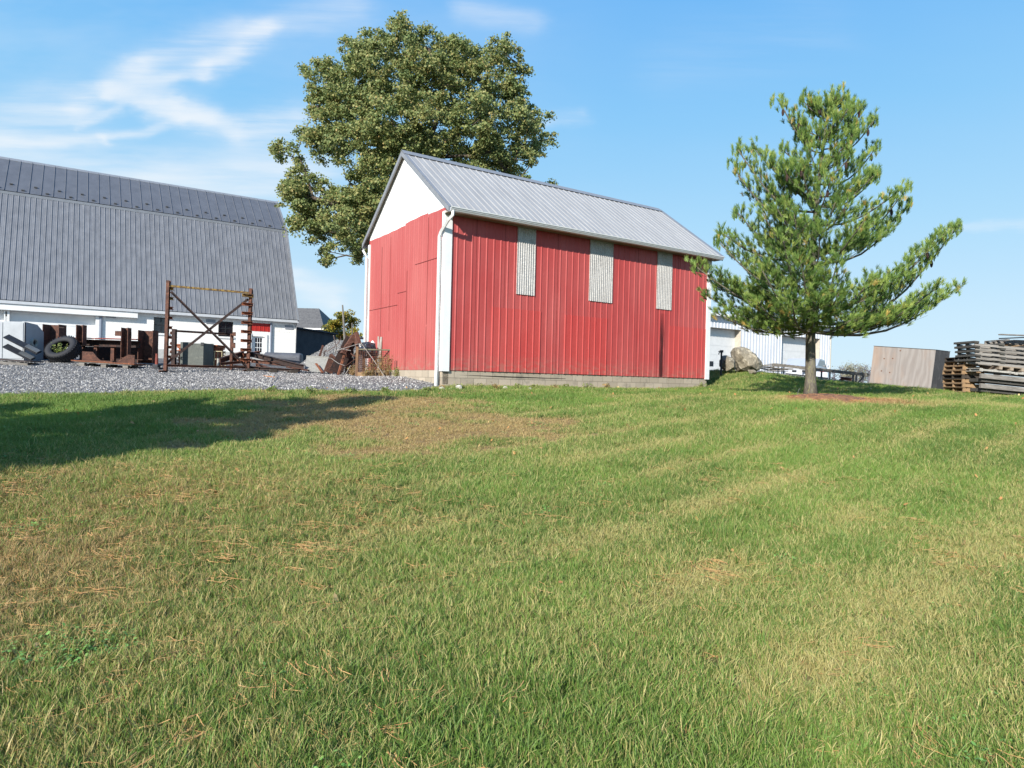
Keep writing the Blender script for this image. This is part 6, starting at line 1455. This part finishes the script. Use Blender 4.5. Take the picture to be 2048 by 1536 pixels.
# long low roller racks
for i, (a, ya, c, yc, legs, lb) in enumerate((((1545, 729), 29.0, (1690, 745), 25.6, (1547, 1558, 1570), 'long grey rail table reaching from the lumber heap past the trunk'), ((1600, 736), 27.5, (1733, 749.5), 24.2, (1634, 1647, 1664, 1709, 1715, 1727), 'nearer grey rail table ending behind the plywood crate'))):
    A_, B_ = P(*a, ya), P(*c, yc); t = thing('rail_table', Vector(((A_.x + B_.x) / 2, (A_.y + B_.y) / 2, g((A_.x + B_.x) / 2, (A_.y + B_.y) / 2))), lb, 'rail table', 'rail tables behind the pine')
    sdv2 = Vector((.35, .5, 0))
    for k2 in (0, 1): MB().bar(A_ + sdv2 * k2, B_ + sdv2 * k2, .07, .10).build('rail', LG, t, world=True)
    m_ = MB()
    for k2 in range(16): p_ = A_.lerp(B_, (k2 + .5) / 16); m_.bar(p_ + Vector((0, 0, .055)), p_ + sdv2 + Vector((0, 0, .055)), .12, .02)
    m_.build('slats', LG, t, world=True)
    for lx in legs:
        s_ = (lx - a[0]) / (c[0] - a[0]); p_ = A_.lerp(B_, s_) + Vector((0, 0, -.05)); q_ = p_.copy(); q_.z = g(q_.x, q_.y); q_.z = min(q_.z, p_.z - .1); MB().bar(q_, p_, .05).build('leg', GALV if i == 0 else mat('leg_grey', '#6b6c70', '#5a5b5f', 5, .7), t, world=True)
    if i: MB().bar(P(1716, 766, 24.5), P(1728, 752, 24.3), .04).build('diagonal', mat('leg_grey', '#6b6c70'), t, world=True)
# low white trailer bed, partly hidden by the trunk
tl = thing('flatbed_trailer', foot(1600, 31, 748), 'low white trailer side with square marker lights behind the rail tables', 'trailer')
A_, B_ = P(1571, 748, 31.5), P(1655, 755, 29.5); dn = (B_ - A_); up1 = P(1580, 738.5, 31.3).z - A_.z
m_ = MB(); dz1 = Vector((0, 0, up1)); th = Vector((.3, .9, 0)); pts = [A_ + Vector((0, 0, .05)), B_, B_ + dz1, A_ + dn * .28 + dz1, A_ + Vector((0, 0, .12))]
m_.poly(pts).poly([p_ + th for p_ in pts])
for i in range(5): m_.quad(pts[i], pts[(i + 1) % 5], pts[(i + 1) % 5] + th, pts[i] + th)
m_.build('bed', mat('trailer_white', '#dfe3ea', '#d3d8e0', 3, .5, fine=.03), tl, world=True)
for px_ in (1587, 1607, 1642): a = P(px_, 742.5, 30.55); MB().box(a.x - .09, a.x + .09, a.y - .12, a.y - .05, a.z - .05, a.z + .05).build('marker_light', DARKST if px_ < 1640 else mat('reflector', '#c23b33', '#b0302a', 6, .4), tl, world=True)
MB().bar(A_ + Vector((0, -.05, .0)), B_ + Vector((0, -.05, -.04)), .06, .06).build('under_rail', DARKST, tl, world=True)
for s_ in (.45, .62): p_ = A_.lerp(B_, s_); gq = g(p_.x, p_.y + .4); MB().tube([(p_.x, p_.y + .35, gq + .2), (p_.x + .05, p_.y + .55, gq + .2)], .2, 16).build('wheel', mat('rubber', '#2b2c30'), tl, world=True)
# parked car behind the trunk
cq = foot(1614, 39, 745); car = thing('parked_car', cq + Vector((0, 0, .0)), 'silver car mostly hidden behind the pine trunk', 'car', rz=.95)
CP = mat('car_paint', '#c8ccd2', '#bfc4ca', 2, .25, .3, fine=.02); cs = .8
pr = [(-2.1, .35), (2.1, .35), (2.15, .7), (1.9, .86), (1.1, .95), (.5, 1.38), (-.9, 1.42), (-1.6, 1.0), (-2.1, .92)]
m_ = MB().extr([(a, c) for a, c in pr], (0, .85, 0), (0, -.85, 0)); 
m_ = MB(); hw = .85
m_.poly([(a, -hw, c) for a, c in pr]).poly([(a, hw, c) for a, c in pr])
for i in range(len(pr)): a, c = pr[i], pr[(i + 1) % len(pr)]; m_.quad((a[0], -hw, a[1]), (c[0], -hw, c[1]), (c[0], hw, c[1]), (a[0], hw, a[1]))
m_.build('body', CP, car, bevel=.06)
GLS = mat('car_glass', '#1f2833', '#18202a', 3, .08, spec=.9)
MB().poly([(1.02, -hw - .006, .97), (.48, -hw - .006, 1.31), (-.85, -hw - .006, 1.34), (-1.35, -hw - .006, 1.02)]).build('side_window', GLS, car)
MB().quad((1.14, -.7, .96), (1.14, .7, .96), (.60, .65, 1.33), (.60, -.65, 1.33)).build('windscreen', GLS, car)
for x in (-1.35, 1.35):
    for y in (-.82, .72): MB().tube([(x, y, .32), (x, y + .18, .32)], .32, 18).build('wheel', mat('rubber', '#2b2c30'), car)
MB().box(.75, .95, -hw - .16, -hw - .02, .98, 1.1).build('mirror', CP, car, bevel=.02)
# low red beam lying at the far gravel edge
rb = thing('steel_beam', foot(1690, 27.5, 757), 'short reddish girder lying on the gravel beyond the grass', 'beam', 'rusty beams piled on the stones'); A_, B_ = P(1681, 756, 27.5), P(1703, 759, 27.0); MB().ibeam(A_, B_, .2, .12, .02).build('flanged_bar', mat('brick_rust', '#a1695a', '#8a584b', 6, .8), rb, world=True)
MB().bar(A_ + Vector((0, 0, -.08)), A_ + Vector((.15, .1, -.08)), .1, .08).build('end_plate', RUST, rb, world=True)
